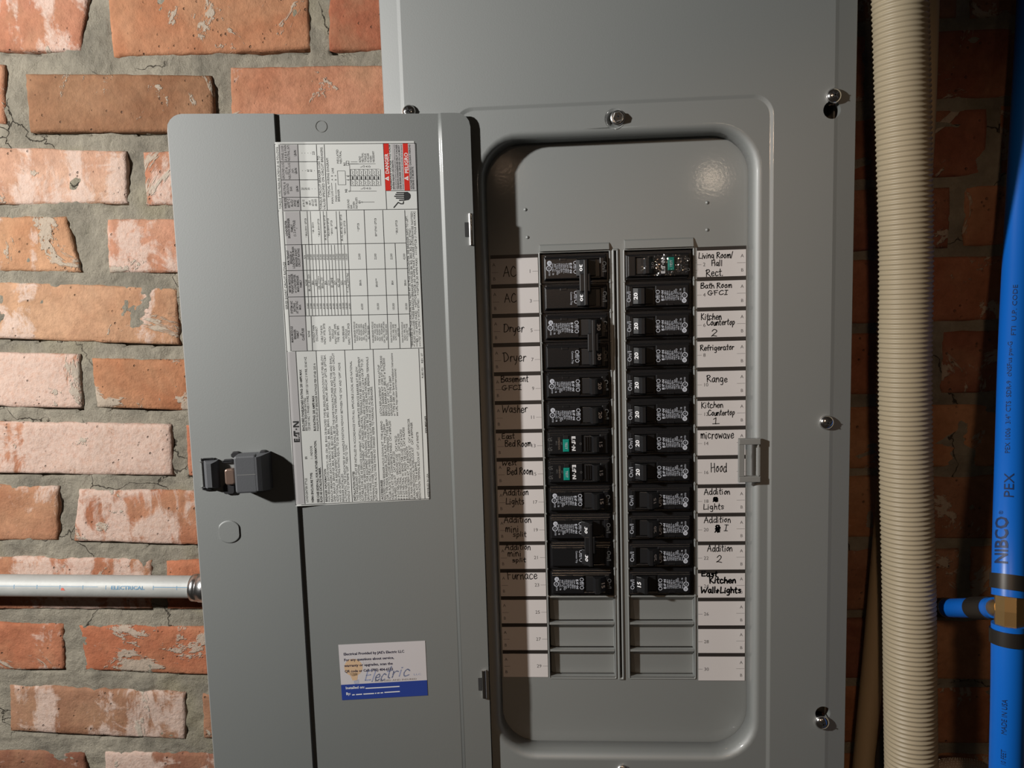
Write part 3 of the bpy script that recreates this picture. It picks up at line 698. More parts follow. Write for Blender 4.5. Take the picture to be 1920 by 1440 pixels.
RTX = {2: [('Living Room/', 1309.6, 474, 485, 1375), ('Hall', 1334, 488, 499, 1355), ('Rect.', 1323.7, 505, 518, 1357)], 4: [('Bath Room', 1313, 531, 541, 1373), ('GFCI', 1327, 545, 553, 1366)],
 6: [('Kitchen', 1314, 588, 599.6, 1354), ('Countertop', 1325, 599.5, 610, 1378), ('2', 1333, 618, 631, 1346)], 8: [('Refrigerator', 1312.5, 647, 657.4, 1377)],
 10: [('Range', 1325, 704, 717, 1365)], 12: [('Kitchen', 1314.6, 754, 765, 1357), ('Countertop', 1327, 769, 779, 1378), ('1', 1336, 784, 795, 1350)],
 14: [('microwave', 1314, 808, 822.5, 1377)], 16: [('Hood', 1333, 868, 885, 1364)], 18: [('Addition', 1320, 916.5, 927.5, 1370), ('#', 1336, 932, 941, 1348), ('Lights', 1319, 944.5, 955, 1358)],
 20: [('Addition', 1320, 969, 980, 1371), ('#', 1340, 984, 999, 1352), ('I', 1357, 984, 995, 1367)], 22: [('Addition', 1326, 1022, 1034, 1374), ('2', 1343, 1042, 1055, 1355)],
 24: [('East', 1315, 1071, 1081, 1346), ('Kitchen', 1330, 1082, 1093, 1381), ('Wall+Lights', 1314, 1101, 1112, 1390)]}
def strip(side):
    left = side == 'left'
    if left: x0, x1 = xm(918, 482, 945, 1263, YL), xm(1009.5, 480, 1026.5, 1266, YL)
    else: x0, x1 = xm(1304.5, 475, 1311.5, 1268, YL), xm(1395, 470, 1400, 1272, YL)
    mb = MB(); zt = ZR[0]+PITCH/2 + .0006; zb2 = ZR[14]-PITCH/2-.0004
    if not left: zt += 0.0012; zb2 -= .0028
    mb.box((x0, YL+.0001, zb2), (x1, YP+.0001, zt), 'sep')
    st = mb.build('directory_strip', panel, label='white circuit directory strip %s of the breakers' % side)
    rows = range(15); tot = (zt - zb2)/15
    for i in rows:
        n = 2*i + (1 if left else 2); top = zt - tot*i - .0031; bot = zt - tot*(i+1) + (.0004 if i < 14 else .0002); c = (top+bot)/2
        mb = MB(); fn = lambda cx, cz: on_plate(cx, cz)
        mb.box((x0, YL-.00005, bot), (x1, YL+.00008, top), 'paper')
        ax = x0 + .0029 if left else x1 - .0032
        h = .0027
        put_text(mb, 'A', fn(ax, c + .0045), h, 'print', align='c'); put_text(mb, 'B', fn(ax, c - .0075), h, 'print', align='c')
        tk = .00012
        if left:
            mb.box((x0+.0010, YL-.00009, c-tk-.0008), (x0+.0066, YL-.00006, c+tk-.0008), 'print'); mb.box((x1-.0048, YL-.00009, c-tk-.0006), (x1-.0001, YL-.00006, c+tk-.0006), 'print')
            put_text(mb, str(n), fn(x1-.0058, c-.0020), .0030, 'print', align='r')
        else:
            mb.box((x0+.0001, YL-.00009, c-tk-.0006), (x0+.0038, YL-.00006, c+tk-.0006), 'print'); mb.box((x1-.0075, YL-.00009, c-tk), (x1-.0004, YL-.00006, c+tk), 'print')
            put_text(mb, str(n), fn(x0+.0050, c-.0020), .0030, 'print')
        tx = (LTX if left else RTX).get(n, [])
        for s, a0, tp, bs, a1 in tx:
            hand(mb, s, a0, tp, bs, a1, (1.75 if n == 24 else 1.5 if s == '#' else 1.0))
        if n == 12: hand(mb, 'l', 1342, 794.6, 795, 1342.5)
        lb = ' '.join(s for s, *_ in tx if s != '#')
        mb.build('circuit_label', st, origin=WO[panel.name], label=('label %d, handwritten %s' % (n, lb)) if lb else 'blank label %d' % n)
strip('left'); strip('right')

# ------------------------------------------------------------------ hinges
def hinge(px0, py0, px1, py1):
    a, b = U(px0, py0, -.008), U(px1, py1, -.008); mb = MB(); cx = (a.x+b.x)/2
    cx -= .0015; mb.tube([(cx, -.0052, a.z), (cx, -.0052, b.z)], (b.x-a.x)*.42, 'chrome', seg=18)
    mb.box((a.x-.0040, -.0062, b.z+.007), (a.x-.0010, -.0040, a.z-.007), 'inside')
    mb.build('hinge', panel)
hinge(879, 400, 893, 459); hinge(904, 1259, 917, 1311)

# ================================================================== door (swung open past the cover, its left edge nearer the camera)
Ed = V((14300, -570, 1450)); Ed = (Ed - Dc*Ed.dot(Dc)).normalized()      # along the door to the right
wx = V((Ed.dot(Xc), Ed.dot(Nc), 0)).normalized()                          # same in the world
nd = V((wx.y, -wx.x, 0))                                                   # out of the inner face, to the camera
HP = U(900, 720, -.0022)
def D(px, py, off=0.0):
    r = ray(px, py); t = ((HP + nd*off - CAM).dot(nd))/r.dot(nd); return CAM + r*t
def dl(p): q = p - HP; return (q.dot(wx), q.z)                            # door-plane coordinates
def DW(u, z, off=0.0): return V((HP.x + wx.x*u + nd.x*off, HP.y + wx.y*u + nd.y*off, HP.z + z))
du0 = (dl(D(316.5, 300))[0] + dl(D(402, 1400))[0])/2
du1 = (dl(D(885.5, 300))[0] + dl(D(919.5, 1420))[0])/2
dzt = (dl(D(400, 215.5))[1] + dl(D(800, 212))[1])/2; dzb = PZ0 + 0.06 - HP.z
us = (dl(D(520, 240, 0))[0] + dl(D(584, 1400, 0))[0])/2                     # step after the left strip
uf = (dl(D(824, 240, 0))[0] + dl(D(869, 1400, 0))[0])/2                     # fold before the hinge strip
SH = 0.0024
print('door du', du0, du1, us, uf, 'top', dzt)
def door_profile(u):
    if u <= us - .0006: return SH
    if u < us + .0002: return SH*(1 - (u - us + .0006)/.0008)
    if u < uf - .0016: return 0.0
    if u < uf + .0016: t = (u-uf+.0016)/.0032; return SH*.9*(t*t*(3-2*t))
    return SH*.9
mb = MB()
ucols = [du0, du0+.0008, du0+.003, du0+.006, du0+.009, du0+.012, (du0+us)/2, us-.0007, us-.0002, us+.0002, us+.001, (us+uf)/2]
ucols += [uf-.0016 + .0032*k/6 for k in range(7)] + [uf+.0025, (uf+du1)/2, du1-.012, du1-.009, du1-.006, du1-.003, du1-.001, du1]
rl, rr_ = .0125, .011
def edge_z(u, top=True):
    if u < du0 + rl: dd = rl - (u - du0); r = rl
    elif u > du1 - rr_: dd = rr_ - (du1 - u); r = rr_
    else: return 0
    return r - math.sqrt(max(0, r*r - dd*dd))
T = .0012; A, B = [], []
for u in ucols:
    h = door_profile(u); e_ = edge_z(u)
    if u <= du0 + .00081: h = SH - (.0009 if u == du0 else 0)
    A.append([DW(u, dzt - e_, h), DW(u, dzt - e_ - .02, h), DW(u, dzb, h)]); B.append([DW(u, dzt - e_, h-T), DW(u, dzt-e_-.02, h-T), DW(u, dzb, h-T)])
nU = len(ucols); vs = []; fs = []
for a in A: vs += a
for b in B: vs += b
for i in range(nU-1):
    for j in range(2):
        fs.append((i*3+j, i*3+j+1, i*3+j+4, i*3+j+3)); o3 = nU*3
        fs.append((o3+i*3+j, o3+i*3+j+3, o3+i*3+j+4, o3+i*3+j+1))
    fs.append((i*3, i*3+3, o3+i*3+3, o3+i*3)); fs.append((i*3+2, o3+i*3+2, o3+i*3+5, i*3+5))
for s_ in (0, nU-1):
    for j in range(2): fs.append((s_*3+j, s_*3+j+1, o3+s_*3+j+1, o3+s_*3+j))
mb.add(vs, fs, 'paint')
# folded flange behind the outer edge
fl = .011
mb.add([DW(du0, dzt-rl, SH-.0009), DW(du0, dzb, SH-.0009), DW(du0, dzb, -fl), DW(du0, dzt-rl, -fl), DW(du0+T, dzt-rl, -fl), DW(du0+T, dzb, -fl), DW(du0+T, dzb, 0), DW(du0+T, dzt-rl, 0)], [(0,1,2,3),(3,2,5,4),(4,5,6,7)], 'paint')
mb.add([DW(du0+rl, dzt, SH-T), DW(uf, dzt, -T), DW(uf, dzt, -fl), DW(du0+rl, dzt, -fl)], [(0,1,2,3)], 'paint')
door = mb.build('door', panel, label='open door seen from its inner side, carrying the instruction label'); fixn(door)
for p in door.data.polygons:
    us_ = [dl(WO['door'] + door.data.vertices[i].co)[0] for i in p.vertices]
    if abs(sum(us_)/len(us_) - uf) < .0017: p.use_smooth = True
# knockout disc and small round stamp
mb = MB(); c = dl(D(430, 997, SH)); r = .0092
def lob(rr, off): return [DW(c[0] + max(-.0080, min(.0080, rr*math.cos(a)))*1.0, c[1] + rr*math.sin(a), off) for a in [2*math.pi*k/40 for k in range(40)]]
mb.loops([lob(r+.0006, SH+.00002), lob(r, SH+.0008), lob(r-.0004, SH+.0009)], 'paint', cap1=True)
mb.build('knockout', door, origin=WO[panel.name])
mb = MB(); c2 = dl(D(602, 237, 0)); mb.ring(c2, .0042, .0047, 'strike', lambda a, b: DW(a, b, .0003), 28); mb.build('stamped_ring', door, origin=WO[panel.name])

# latch: knob block, spring and catch
def dbox(mb, px0, py0, px1, py1, o0, o1, mt, bev=.0012, offpx=None):
    """block standing on the door between the two pixels measured at height o1"""
    a = dl(D(px0, py0, o1)); b = dl(D(px1, py1, o1)); x0, x1 = a[0], b[0]; z1, z0 = a[1], b[1]
    L = []
    for g, o in ((0, o0), (0, o1-bev), (bev*.3, o1-bev*.3), (bev, o1)):
        L.append([DW(x, z, o) for x, z in rrect(x0+g, x1-g, z0+g, z1-g, max(.0003, .0022-g), 4, 1)])
    mb.loops(L, mt, cap1=True, smooth=False)
mb = MB(); dbox(mb, 437, 856, 484, 924, SH+.001, .0185, 'latch', .0015)
a, b = dl(D(437, 856, .0185)), dl(D(484, 924, .0185))
mb.loops([[DW(x, z, o) for x, z in ((xq0, b[1]+g), (xq1, b[1]+g), (xq1, a[1]-g), (xq0, a[1]-g))] for xq0, xq1, o, g in ((b[0]-.002, b[0]+.0088, SH, 0), (b[0]-.002, b[0]+.0080, .009, 0), (b[0]-.002, b[0]+.0035, .0168, .001), (b[0]-.003, b[0]+.0002, .0184, .0016))], 'latch', cap1=True)
zc_ = (a[1]+b[1])/2; mb.add([DW(a[0]+.002, zc_-.0002, .01855), DW(b[0]-.001, zc_-.0002, .01855), DW(b[0]-.001, zc_+.0002, .01855), DW(a[0]+.002, zc_+.0002, .01855)], [(0,1,2,3)], 'strike')
mb.build('latch_knob', door, origin=WO[panel.name])
mb = MB(); dbox(mb, 432, 848, 450, 858, SH, .006, 'latchd', .0005); dbox(mb, 484, 846, 500, 856, SH, .008, 'latchd', .0005); dbox(mb, 416, 862, 438, 868, SH, .005, 'latchd', .0004)
dbox(mb, 418, 908, 440, 926, SH, .005, 'latchd', .0004); dbox(mb, 448, 852, 490, 858, SH, .006, 'latchd', .0005)
mb.build('latch_base', door, origin=WO[panel.name])
mb = MB(); dbox(mb, 420, 880, 441, 909, SH, .0075, 'bronze', .0012); mb.build('latch_spring', door, origin=WO[panel.name], label='brown metal spring of the latch')
mb = MB()
a, b = dl(D(378, 863, .004)), dl(D(409, 917, .010))
mb.loops([[DW(x, z, o) for x, z in ((a[0]+g0, b[1]+h), (b[0]-g1, b[1]+h), (b[0]-g1, a[1]-h), (a[0]+g0, a[1]-h))] for g0, g1, h, o in ((0.0005, 0, 0, SH), (.0045, .0005, .0006, .0085), (.0055, .0040, .002, .0118))], 'latch', cap1=True)
dbox(mb, 376, 860, 402, 864, SH, .0045, 'latchd', .0003); dbox(mb, 379, 914, 400, 919, SH, .0045, 'latchd', .0003); dbox(mb, 378, 865, 381.5, 915, SH, .0040, 'steel', .0003)
mb.build('latch_catch', door, origin=WO[panel.name])

# ------------------------------------------------------------------ big instruction label on the door
def lab_off(px, py, e=0.0):
    """height of the label above the door pan: it lies on the pan and climbs on to the left strip"""
    u = dl(D(px, py))[0]
    if u <= us: h = SH
    elif u < us + .022: h = SH*(1-(u-us)/.022)
    else: h = 0
    return h + .00030 + e
def LP(e):
    def fn(px, py): return D(px, py, lab_off(px, py, e))
    return fn
mb = MB(); nx, ny = 110, 6
TL, TR, BR, BL = (513, 266.5), (778.5, 264.5), (806.5, 936.5), (552.5, 949.5)
def bil(u, v): return ((TL[0]*(1-u)+TR[0]*u)*(1-v) + (BL[0]*(1-u)+BR[0]*u)*v, (TL[1]*(1-u)+TR[1]*u)*(1-v) + (BL[1]*(1-u)+BR[1]*u)*v)
g0 = [[bil(i/nx, j/ny) for i in range(nx+1)] for j in range(ny+1)]
for (i, j, ax, ay) in ((0, 0, 3, 3), (nx, 0, -3, 3), (nx, ny, -3, -3), (0, ny, 3, -3)): g0[j][i] = (g0[j][i][0]+ax*.7, g0[j][i][1]+ay*.7)
fnl = LP(0); mb.add([fnl(*p) for r in g0 for p in r], [(j*(nx+1)+i, j*(nx+1)+i+1, (j+1)*(nx+1)+i+1, (j+1)*(nx+1)+i) for j in range(ny) for i in range(nx)], 'foil', True)
ln = LP(.00007); tn = LP(.00010); sh_ = LP(.00004)
def line(x0, y0, x1, y1, w=0.55, mt='ink', n=None):
    d = math.hypot(x1-x0, y1-y0); nx_, ny_ = -(y1-y0)/d*w, (x1-x0)/d*w; n = n or max(1, int(d/14)) 
    for k in range(n):
        a, b = k/n, (k+1)/n; p = [(x0+(x1-x0)*t, y0+(y1-y0)*t) for t in (a, b)]
        mb.add([ln(p[0][0]+nx_, p[0][1]+ny_), ln(p[0][0]-nx_, p[0][1]-ny_), ln(p[1][0]-nx_, p[1][1]-ny_), ln(p[1][0]+nx_, p[1][1]+ny_)], [(0,1,2,3)], mt)
def quad(pts, mt, f=sh_, n=12):
    for k in range(n):
        a, b = k/n, (k+1)/n
        q = [tuple(pts[0][i]+(pts[1][i]-pts[0][i])*t for i in (0,1)) for t in (a, b)]; r = [tuple(pts[3][i]+(pts[2][i]-pts[3][i])*t for i in (0,1)) for t in (a, b)]
        mb.add([f(*q[0]), f(*q[1]), f(*r[1]), f(*r[0])], [(0,1,2,3)], mt)
def T_(s, xb, ys, h, ye=None, mt='ink', bold=False, align='l'):
    """a line that reads upward: baseline starts at pixel (xb, ys); ye = where it ends"""
    xb += 0.7; sl = .056 - (xb-553)*(.014/253); shh = lambda y: .006 + (y-268)*6.6e-5
    def fn(gx, gy): y = ys - gx; return tn(xb - sl*gx - gy, y + shh(y)*gy)
    put_text(mb, s, fn, h, mt, width=(ys-ye) if ye is not None else None, bold=bold, align=align)
def TC(lines, x0, dx, yc, h, wmax=None, mt='ink', bold=False, slope=None):
    """centred block of upward-reading lines, the first at baseline x0, then every dx"""
    for k, s in enumerate(lines):
        w = text_width(s, bold)*h*.80
        if wmax: w = min(w, wmax)
        T_(s, x0 + dx*k, yc + w/2, h, yc - w/2, mt, bold)
# header tints
quad([(523,272),(559,272),(565,395),(530,395)], 'foilgrey'); quad([(534.5,397),(563,397),(577,657),(546,657.5)], 'foilgrey'); quad([(537.5,660),(554.5,660),(571.5,944),(554.5,946)], 'foilgrey')
quad([(733,270),(755,270),(759,356),(737,356)], 'foilgrey'); quad([(765,270),(778,270),(781,356),(769,356)], 'foilgrey')
for a in ((514.4,270.6,521,395.6),(521,395.6,537.5,659),(537.5,659,554.4,947),(514.4,270.6,778.7,268.4),(778.7,268.4,783,392),(783,392,794,652),(794,652,805.6,935),(554.4,947,805.6,935),
          (521,395.6,783,392),(537.5,659,794,652.5),(523,271,530,395.6),(530,396,545.6,658.7),(558,271,564,395),(562,396,576,658),(593,271,598.7,395),(607.7,271,613.5,395),
          (525.6,303.5,594,303),(527,337.5,596,337),(529,370,597.5,370),(533.7,459,761,455.6),(536,507.5,763.7,503.5),(540,557,765.6,553),(542,593,767.5,588.7),
          (682.5,394,691,589),(691,589,694,655),(717.5,394,726,589),(726,589,728.5,654),(740.6,456,750,653),(758.7,394,768,589),(768,589,770.6,652.5),(649,394,661,655.6),
          (554.4,658.7,571.9,945),(592.5,657.5,608,943),(646,656,660.6,941),(699.4,655.6,712.5,939),(785,653.7,796.9,935.6),(583,593,586,658),(723,357.5,781,357.5),(718.5,268.7,725,393)): line(*a)
for k in range(14):
    x = 566.5 + 6.05*k; top = 459 if k in (0,1,4,5,9,10) or k > 12 else 396
    line(x - (3 if top == 396 else 0), top, x + 7.2, 591.5, .42)
# red bands
quad([(718.7,268.9),(728.7,268.9),(733,357.5),(723,357.5)], 'red', ln); quad([(755,268.9),(764.4,268.9),(768.7,357.3),(758.7,357.3)], 'red', ln)
T_('DANGER', 728.8, 326, 6.4, 288, 'lwhite', True); T_('PELIGRO', 765.2, 325, 6.4, 286, 'lwhite', True)
for cx, cy in ((727.6, 334.5), (764, 334)):
    mb.add([tn(cx-6.5, cy+.3), tn(cx+1.6, cy+4.6), tn(cx+1.6, cy-4.2)], [(0,1,2)], 'lwhite'); mb.add([ln(*p) for p in ()] or [LP(.00014)(cx-4, cy+.4), LP(.00014)(cx+.3, cy+.8), LP(.00014)(cx+.3, cy-.4)], [(0,1,2)], 'red')
for s, xb, y0, y1 in (('HAZARDOUS VOLTAGE WILL CAUSE', 734.5, 355, 271), ('SEVERE INJURY OR DEATH.', 739, 355, 300), ('TENSION DANGEREUSE PEUT CAUSER', 747.5, 355, 271), ('DES BLESSURES GRAVES OU LA MORT', 752, 355, 272), ('VOLTAJE PELIGROSO, CAUSARA HERIDAS', 772, 355, 271), ('SEVERAS O MUERTE.', 776, 355, 312)):
    T_(s, xb, y0, 2.9, y1, 'ink', True)
T_('Turn off power ahead of this equipment before working inside', 742.8, 355, 1.9, 271); T_('Couper tout courant avant de travailler dans cet appareil', 756, 355, 1.9, 271)
# shocked hand sign
def stroke_l(pts, w): stroke(mb, pts, w, 'ink', tn)
mb.add([tn(*p) for p in ((757.5,360),(764,359.5),(768.5,363),(770,366),(769.5,371),(766,375),(759,376),(757.5,372))], [tuple(range(8))], 'ink')
for y, x in ((361.2, 744), (364.6, 742), (368, 740), (371.4, 743)): stroke_l([(x, y), (758, y+.2)], 1.15)
stroke_l([(749, 375.5), (759, 375)], 1.2); stroke_l([(738.5, 389), (746.5, 379.5), (751, 382), (756, 382), (756.5, 378)], 1.0)
# torque table
T_('TORQUE WIRE PRESSURE SCREW(S) AS FOLLOWS:', 527, 392, 3.9, 275)
for blk, yc, bs in ((['(PANEL LUGS', '(A & B) & MAIN', 'NEUTRAL (N*)', '', 'LB-IN'], 287, 531.5), (['GROUND LUG', '(GT) &', 'NEUTRAL LUG', '(N*)', 'LB-IN'], 320.5, 533), (['NEUTRAL &', 'GROUND', 'BAR', '', 'LB-IN'], 354, 535.5), (['WIRE SIZE', '60/75° C', 'AL-CU', 'AWG/', 'KCMIL'], 381, 537)):
    for k, s in enumerate(blk):
        if s: TC([s], bs + 5.8*k, 0, yc, 4.0, 31 if yc < 370 else 20, bold=(k == 4 or yc > 370))
for k, s in enumerate(['#14-10', '#8', '#6-4', '#3-2/0', '#6-300']): TC([s], 570.5 + 5.7*k, 0, 381-.3*k, 3.9, 20)
for k, s in enumerate(['20', '25', '35', '-', '-']): TC([s], 568.5 + 5.7*k, 0, 354, 4.0)
for k, s in enumerate(['-', '-', '60', '60', '-']): TC([s], 567.5 + 5.6*k, 0, 320, 4.0)
for k, s in enumerate(['-', '-', '-', '-', '225']): TC([s], 566.5 + 5.6*k, 0, 287, 4.0)
T_('TORQUE CIRCUIT BREAKER LUGS TO', 603.5, 393, 4.0, 292); T_('VALUES SPECIFIED ON CIRCUIT BREAKERS.', 609.8, 393, 4.0, 275)
# wiring diagram
T_('TYPICAL WIRING DIAGRAM', 618.5, 370, 4.2, 296)
T_('MAIN LUG', 624.5, 382, 3.4, 358); line(622.5, 357, 621.5, 343, .35); T_('A', 623.5, 338.5, 3, None); T_('B', 623, 331, 3, None); T_('LINE', 625, 325, 3.6, 315)
T_('MAIN', 631.5, 378, 3.5, 366); T_('BREAKER', 636.5, 378, 3.5, 355); line(630, 365, 629, 343, .35); T_('B', 630, 338.5, 3, None); T_('A', 629.5, 331, 3, None)
for x0, y0, x1, y1 in ((632.5,320.5,647,320.5),(647,320.5,648.5,346.5),(648.5,346.5,634,346.5),(634,346.5,632.5,320.5),(648.5,329.5,712,329),(649,337,712,336.5),(655.5,308,657,358.5),(652,307,672,307)): line(x0, y0, x1, y1, .35)
T_('INSULATED', 634.5, 307, 3.6, 280); T_('NEUTRAL', 640, 307, 3.6, 283); T_('N1', 647, 311, 3.6, None, bold=True); T_('N2', 650, 361, 3.6, None, bold=True); T_('B', 653.5, 332, 3); T_('A', 653.5, 339, 3)
for x0, y0, x1, y1 in ((649,302,649,310),(649,310,654,310),(654,310,654,302),(654,302,649,302),(649,306,654,306),(657.5,303.5,670,303.5)): line(x0, y0, x1, y1, .35)
for k, s in enumerate(['BOND', 'NEUTRAL', 'TORQUE', '42 IN-LBS', 'WHEN', 'NECESSARY']): T_(s, 676 + 5.1*k, 304.5, 3.5, 304.5 - text_width(s)*3.5*.8)
for k in range(8): line(657 + 8*k, 317.5, 658 + 8*k, 348.5, .4)
line(657, 317.5, 711, 317, .35); line(658, 348.5, 712, 348.2, .35); line(656.5, 307.5, 704, 307, .35); line(657.5, 358.5, 706, 358.3, .35)
for k in range(7):
    x = 661 + 8*k; mb.add([tn(x-1.1, 330.5), tn(x+1.4, 330.5), tn(x+1.6, 336.5), tn(x-.9, 336.5)], [(0,1,2,3)], 'ink')
    stroke(mb, smooth_line([(x-2, 319.5), (x+.8, 322), (x-.5, 325), (x+2, 328)], 3), .28, 'ink', tn); stroke(mb, smooth_line([(x-2, 339), (x+1, 341.5), (x-.5, 344.5), (x+2.2, 347)], 3), .28, 'ink', tn)
for k, c_ in enumerate('LOAD'): T_(c_, 678 + 5.2*k, 314, 3.6); T_(c_, 679 + 5.2*k, 355, 3.6)
mb.ring((655, 358.7), 1.0, 1.5, 'ink', tn, 12); mb.ring((678.5, 379), 1.0, 1.5, 'ink', tn, 12); line(680, 379, 702, 378.8, .4); T_('G1', 675, 382, 3.6, None, bold=True)
for k, s in enumerate(['GROUND', 'BAR', '(WHEN', 'INSTALLED)']): T_(s, 654.5 + 5.1*k, 391.5, 3.5, 391.5 - text_width(s)*3.5*.8)
# series ratings
T_('SERIES SHORT CIRCUIT RATINGS', 539, 580, 4.1, 491)
for blk, yc, bs in ((['LOADCENTER', 'BRANCH BREAKER', 'FAMILY', '(1, 2 or 3 POLE)', '*'], 428, 538.5), (['M.M. TENANT', 'BREAKER or', 'LOADCENTER MAIN', 'BREAKER SHORT', 'CIRCUIT RATING'], 483, 542), (['METER MODULE', 'TENANT BREAKER', 'or LOADCENTER', 'MAIN BREAKER', 'FAMILY'], 532, 545), (['SYSTEM AIC', 'RATING', 'AT 240 VAC', 'MAX'], 576, 548.5), (['MAIN MODULE', 'BREAKER', 'FAMILY', 'or', 'CLASS FUSE'], 627, 549.5)):
    TC(blk, bs, 5.1, yc, 3.8, 42 if yc < 560 else 32, bold=True)
c1 = ['N/A'] + ['10,000', '22,000', '22,000', '25,000', '42,000', '65,000', '65,000', '65,000', '65,000', '100,000', '100,000', '100,000', '100,000']
c2 = ['NONE', 'BR, CC, BW, CCV', 'BRH', 'QBHW', 'CSR, CCVH++', 'BRHH, CHV', 'BRX', 'CV++', 'ED, QBHB', 'FD**', 'KD, HKD', 'KDC', 'CVH', 'T / J Fuse (200A Max)']
c3 = ['10,000', '10,000', '22,000', '22,000', '25,000', '42,000', '65,000', '65,000', '65,000', '65,000', '65,000', '100,000', '100,000', '65,000']
for k in range(14):
    TC([c1[k]], 572.2 + 6.05*k, 0, 482, 3.4); TC([c2[k]], 575.2 + 6.05*k, 0, 530, 3.5, 46); TC([c3[k]], 578.2 + 6.05*k, 0, 574, 3.4)
for x, s in ((574, '* BR(A) BWH / GFTCB'), (587, '* BR / BRWH'), (598, '* BR(A) BWH GFTCB'), (610, 'BR, BQ, BRD, BR, MX, GFTCB'), (616, '* BR(A) BRWH GFTCB'), (622, '* BRWH / GFTCB'), (629, 'BR'), (641, 'BR, BQ, BRD, BQ, BQC, GFTCB'), (646.5, '* BRWH, GFTCB')): TC([s], x+1.2, 0, 427, 3.1, 50)
for x, s in ((673, '* GFTCB'), (706, 'BR** ETN01 GFTCB'), (745, '* BR(A) GFTCB')): TC([s], x, 0, 426, 3.4)
for x, dx, s in ((675, 0, '22,000'), (705, 0, '22,000'), (735, 0, '22,000'), (759, 0, '42,000')): TC([s], x, 0, 481, 3.6)
for x, s in ((677, 'BRHX'), (707.5, 'BRHX***'), (737, 'BRH'), (761, 'BRHH')): TC([s], x, 0, 530, 3.6)
for x, s in ((680, '65,000'), (710, '100,000'), (739, '100,000'), (763, '100,000')): TC([s], x, 0, 575, 3.6)
TC(['NONE'], 580.5, 0, 626, 3.6)
for x, s in ((590, 'WITHOUT MAIN'), (595.5, 'DISCONNECT'), (605, 'CABLE TAP BOX'), (610.5, 'FAMILY 1MTB, 3MTB'), (620.5, 'MAIN SWITCH'), (625.5, 'MODULE'), (631, 'FAMILY 1MPS, 3MPS'), (636, 'TYPE 1BPS, 3BPS'), (645.5, 'MAIN BREAKER'), (650.5, 'MODULE'), (656, 'FAMILY 1MCB, 3MCB')): TC([s], x, 0, 626, 3.7, 48)
for xs0, blk in ((666.5, ['MAIN BREAKER MODULE', 'FAMILY 1MCB, 3MCB', 'RGH / PDG3M 200A', 'NGS / PDG3M 1200A', 'MDL / PDG43 800A', 'LGS / LD / PDG33 600A', 'KD / PDG3 400A']), (700.5, ['MAIN BREAKER MODULE', 'FAMILY 1MCB, 3MCB', 'RGH / PDG3M 200A', 'NGH / PDG5M 1200A', 'HMDL / PDG4M 800A', 'LGH / HLD / PDG3M 600A', 'HKD / PDG3M 400A']), (735, ['MAIN SWITCH MODULE', 'FAMILY 1MPS, 3MPS', 'WITH CLASS J FUSE', '600A MAX']), (756, ['MAIN SWITCH MODULE', 'FAMILY 1MPS, 3MPS', 'WITH CLASS T FUSE', '1200A MAX'])):
    TC(blk, xs0, 4.2, 623, 3.0, 53, bold=False)
for xb, s, y0, y1 in ((772.5, '*BREAKERS IN THIS COLUMN MAY NOT FIT IN THIS LOADCENTER. SEE BREAKER INFO TO LEFT.', 650, 404), (777.2, '** ALSO INCLUDES THESE BRANCH BREAKER FAMILIES: BR, BQ, BRD, BQ, BQC, ETN01', 650, 428), (782, '***BR (110 AMPS MAX)   +GFTCB/GFCB (50 AMPS MAX UNLESS OTHERWISE NOTED)', 650, 396), (787, '+++TD 150A ONLY WITH ETN01   ++GFTCB (30 AMPS MAX)   +++GFTCB (1 POLE 40A MAX)', 650, 396)):
    T_(s, xb + 1.6, y0, 3.5, y1)
# lower block
sx = -4
def eaton(fn, h, w, mb_, mt='ink'):                            # the maker's wordmark: heavy caps, a dot for the O
    u = w/5.1
    def bar(x0, y0, x1, y1): mb_.add([fn(x0*u, y0*h), fn(x1*u, y0*h), fn(x1*u, y1*h), fn(x0*u, y1*h)], [(0,1,2,3)], mt)
    bar(0,0,.35,1); bar(.35,.74,.9,1); bar(.35,.38,.85,.62); bar(.35,0,.9,.26)
    mb_.add([fn(x*u, y*h) for x, y in ((.95,0),(1.3,0),(1.45,.3),(1.3,.3))], [(0,1,2,3)], mt); mb_.add([fn(x*u, y*h) for x, y in ((1.25,.45),(1.55,1),(1.95,1),(1.75,.45))], [(0,1,2,3)], mt)
    bar(1.6,.7,2.75,1); bar(2.0,0,2.35,.7); bar(1.62,0,1.9,.28)
    mb_.disc((3.15*u, .5*h), .20*min(u, h), mt, fn, 12)
    bar(3.6,0,3.95,1); bar(4.75,0,5.1,1); mb_.add([fn(x*u, y*h) for x, y in ((3.6,1),(4.05,1),(5.1,0),(4.65,0))], [(0,1,2,3)], mt)
sl_ = .056
eaton(lambda gx, gy: tn(562.3 - sl_*gx - gy, 829 - gx + .04*gy), 11.0, 39.5, mb)
T_('LOADCENTER STYLE:', 577, 942, 3.8, 896); T_('BR', 575.2, 861, 4.0, 855.5); T_('NEMA ENCLOSURE TYPE:', 587.5, 942, 3.8, 886, bold=True); T_('1 - INDOOR', 585.5, 861, 3.8, 836)
T_('SEE CASE SIDEWALL FOR FURTHER INFORMATION,', 598, 942, 3.9, 826, bold=True); T_('SUCH AS CATALOG NUMBER.', 603.8, 942, 3.9, 876, bold=True)
T_('ENCLOSED PANELBOARD RATING: 200 AMPS MAX', 570.5, 808, 3.9, 693, bold=True); T_('SEE MAIN BREAKER RATING', 575.7, 808, 3.8, 746); T_('120/240 VAC 1 PHASE 3 WIRE, 208Y/120 VAC 3 WIRE, 50/60 HZ', 581, 808, 3.8, 669)
T_('BUS RATING: 200 AMPS MAX', 591.5, 808, 3.9, 742, bold=True); T_('MAXIMUM SUM OF BREAKER RATINGS PER STAB: 200 A', 597.3, 808, 3.8, 681)
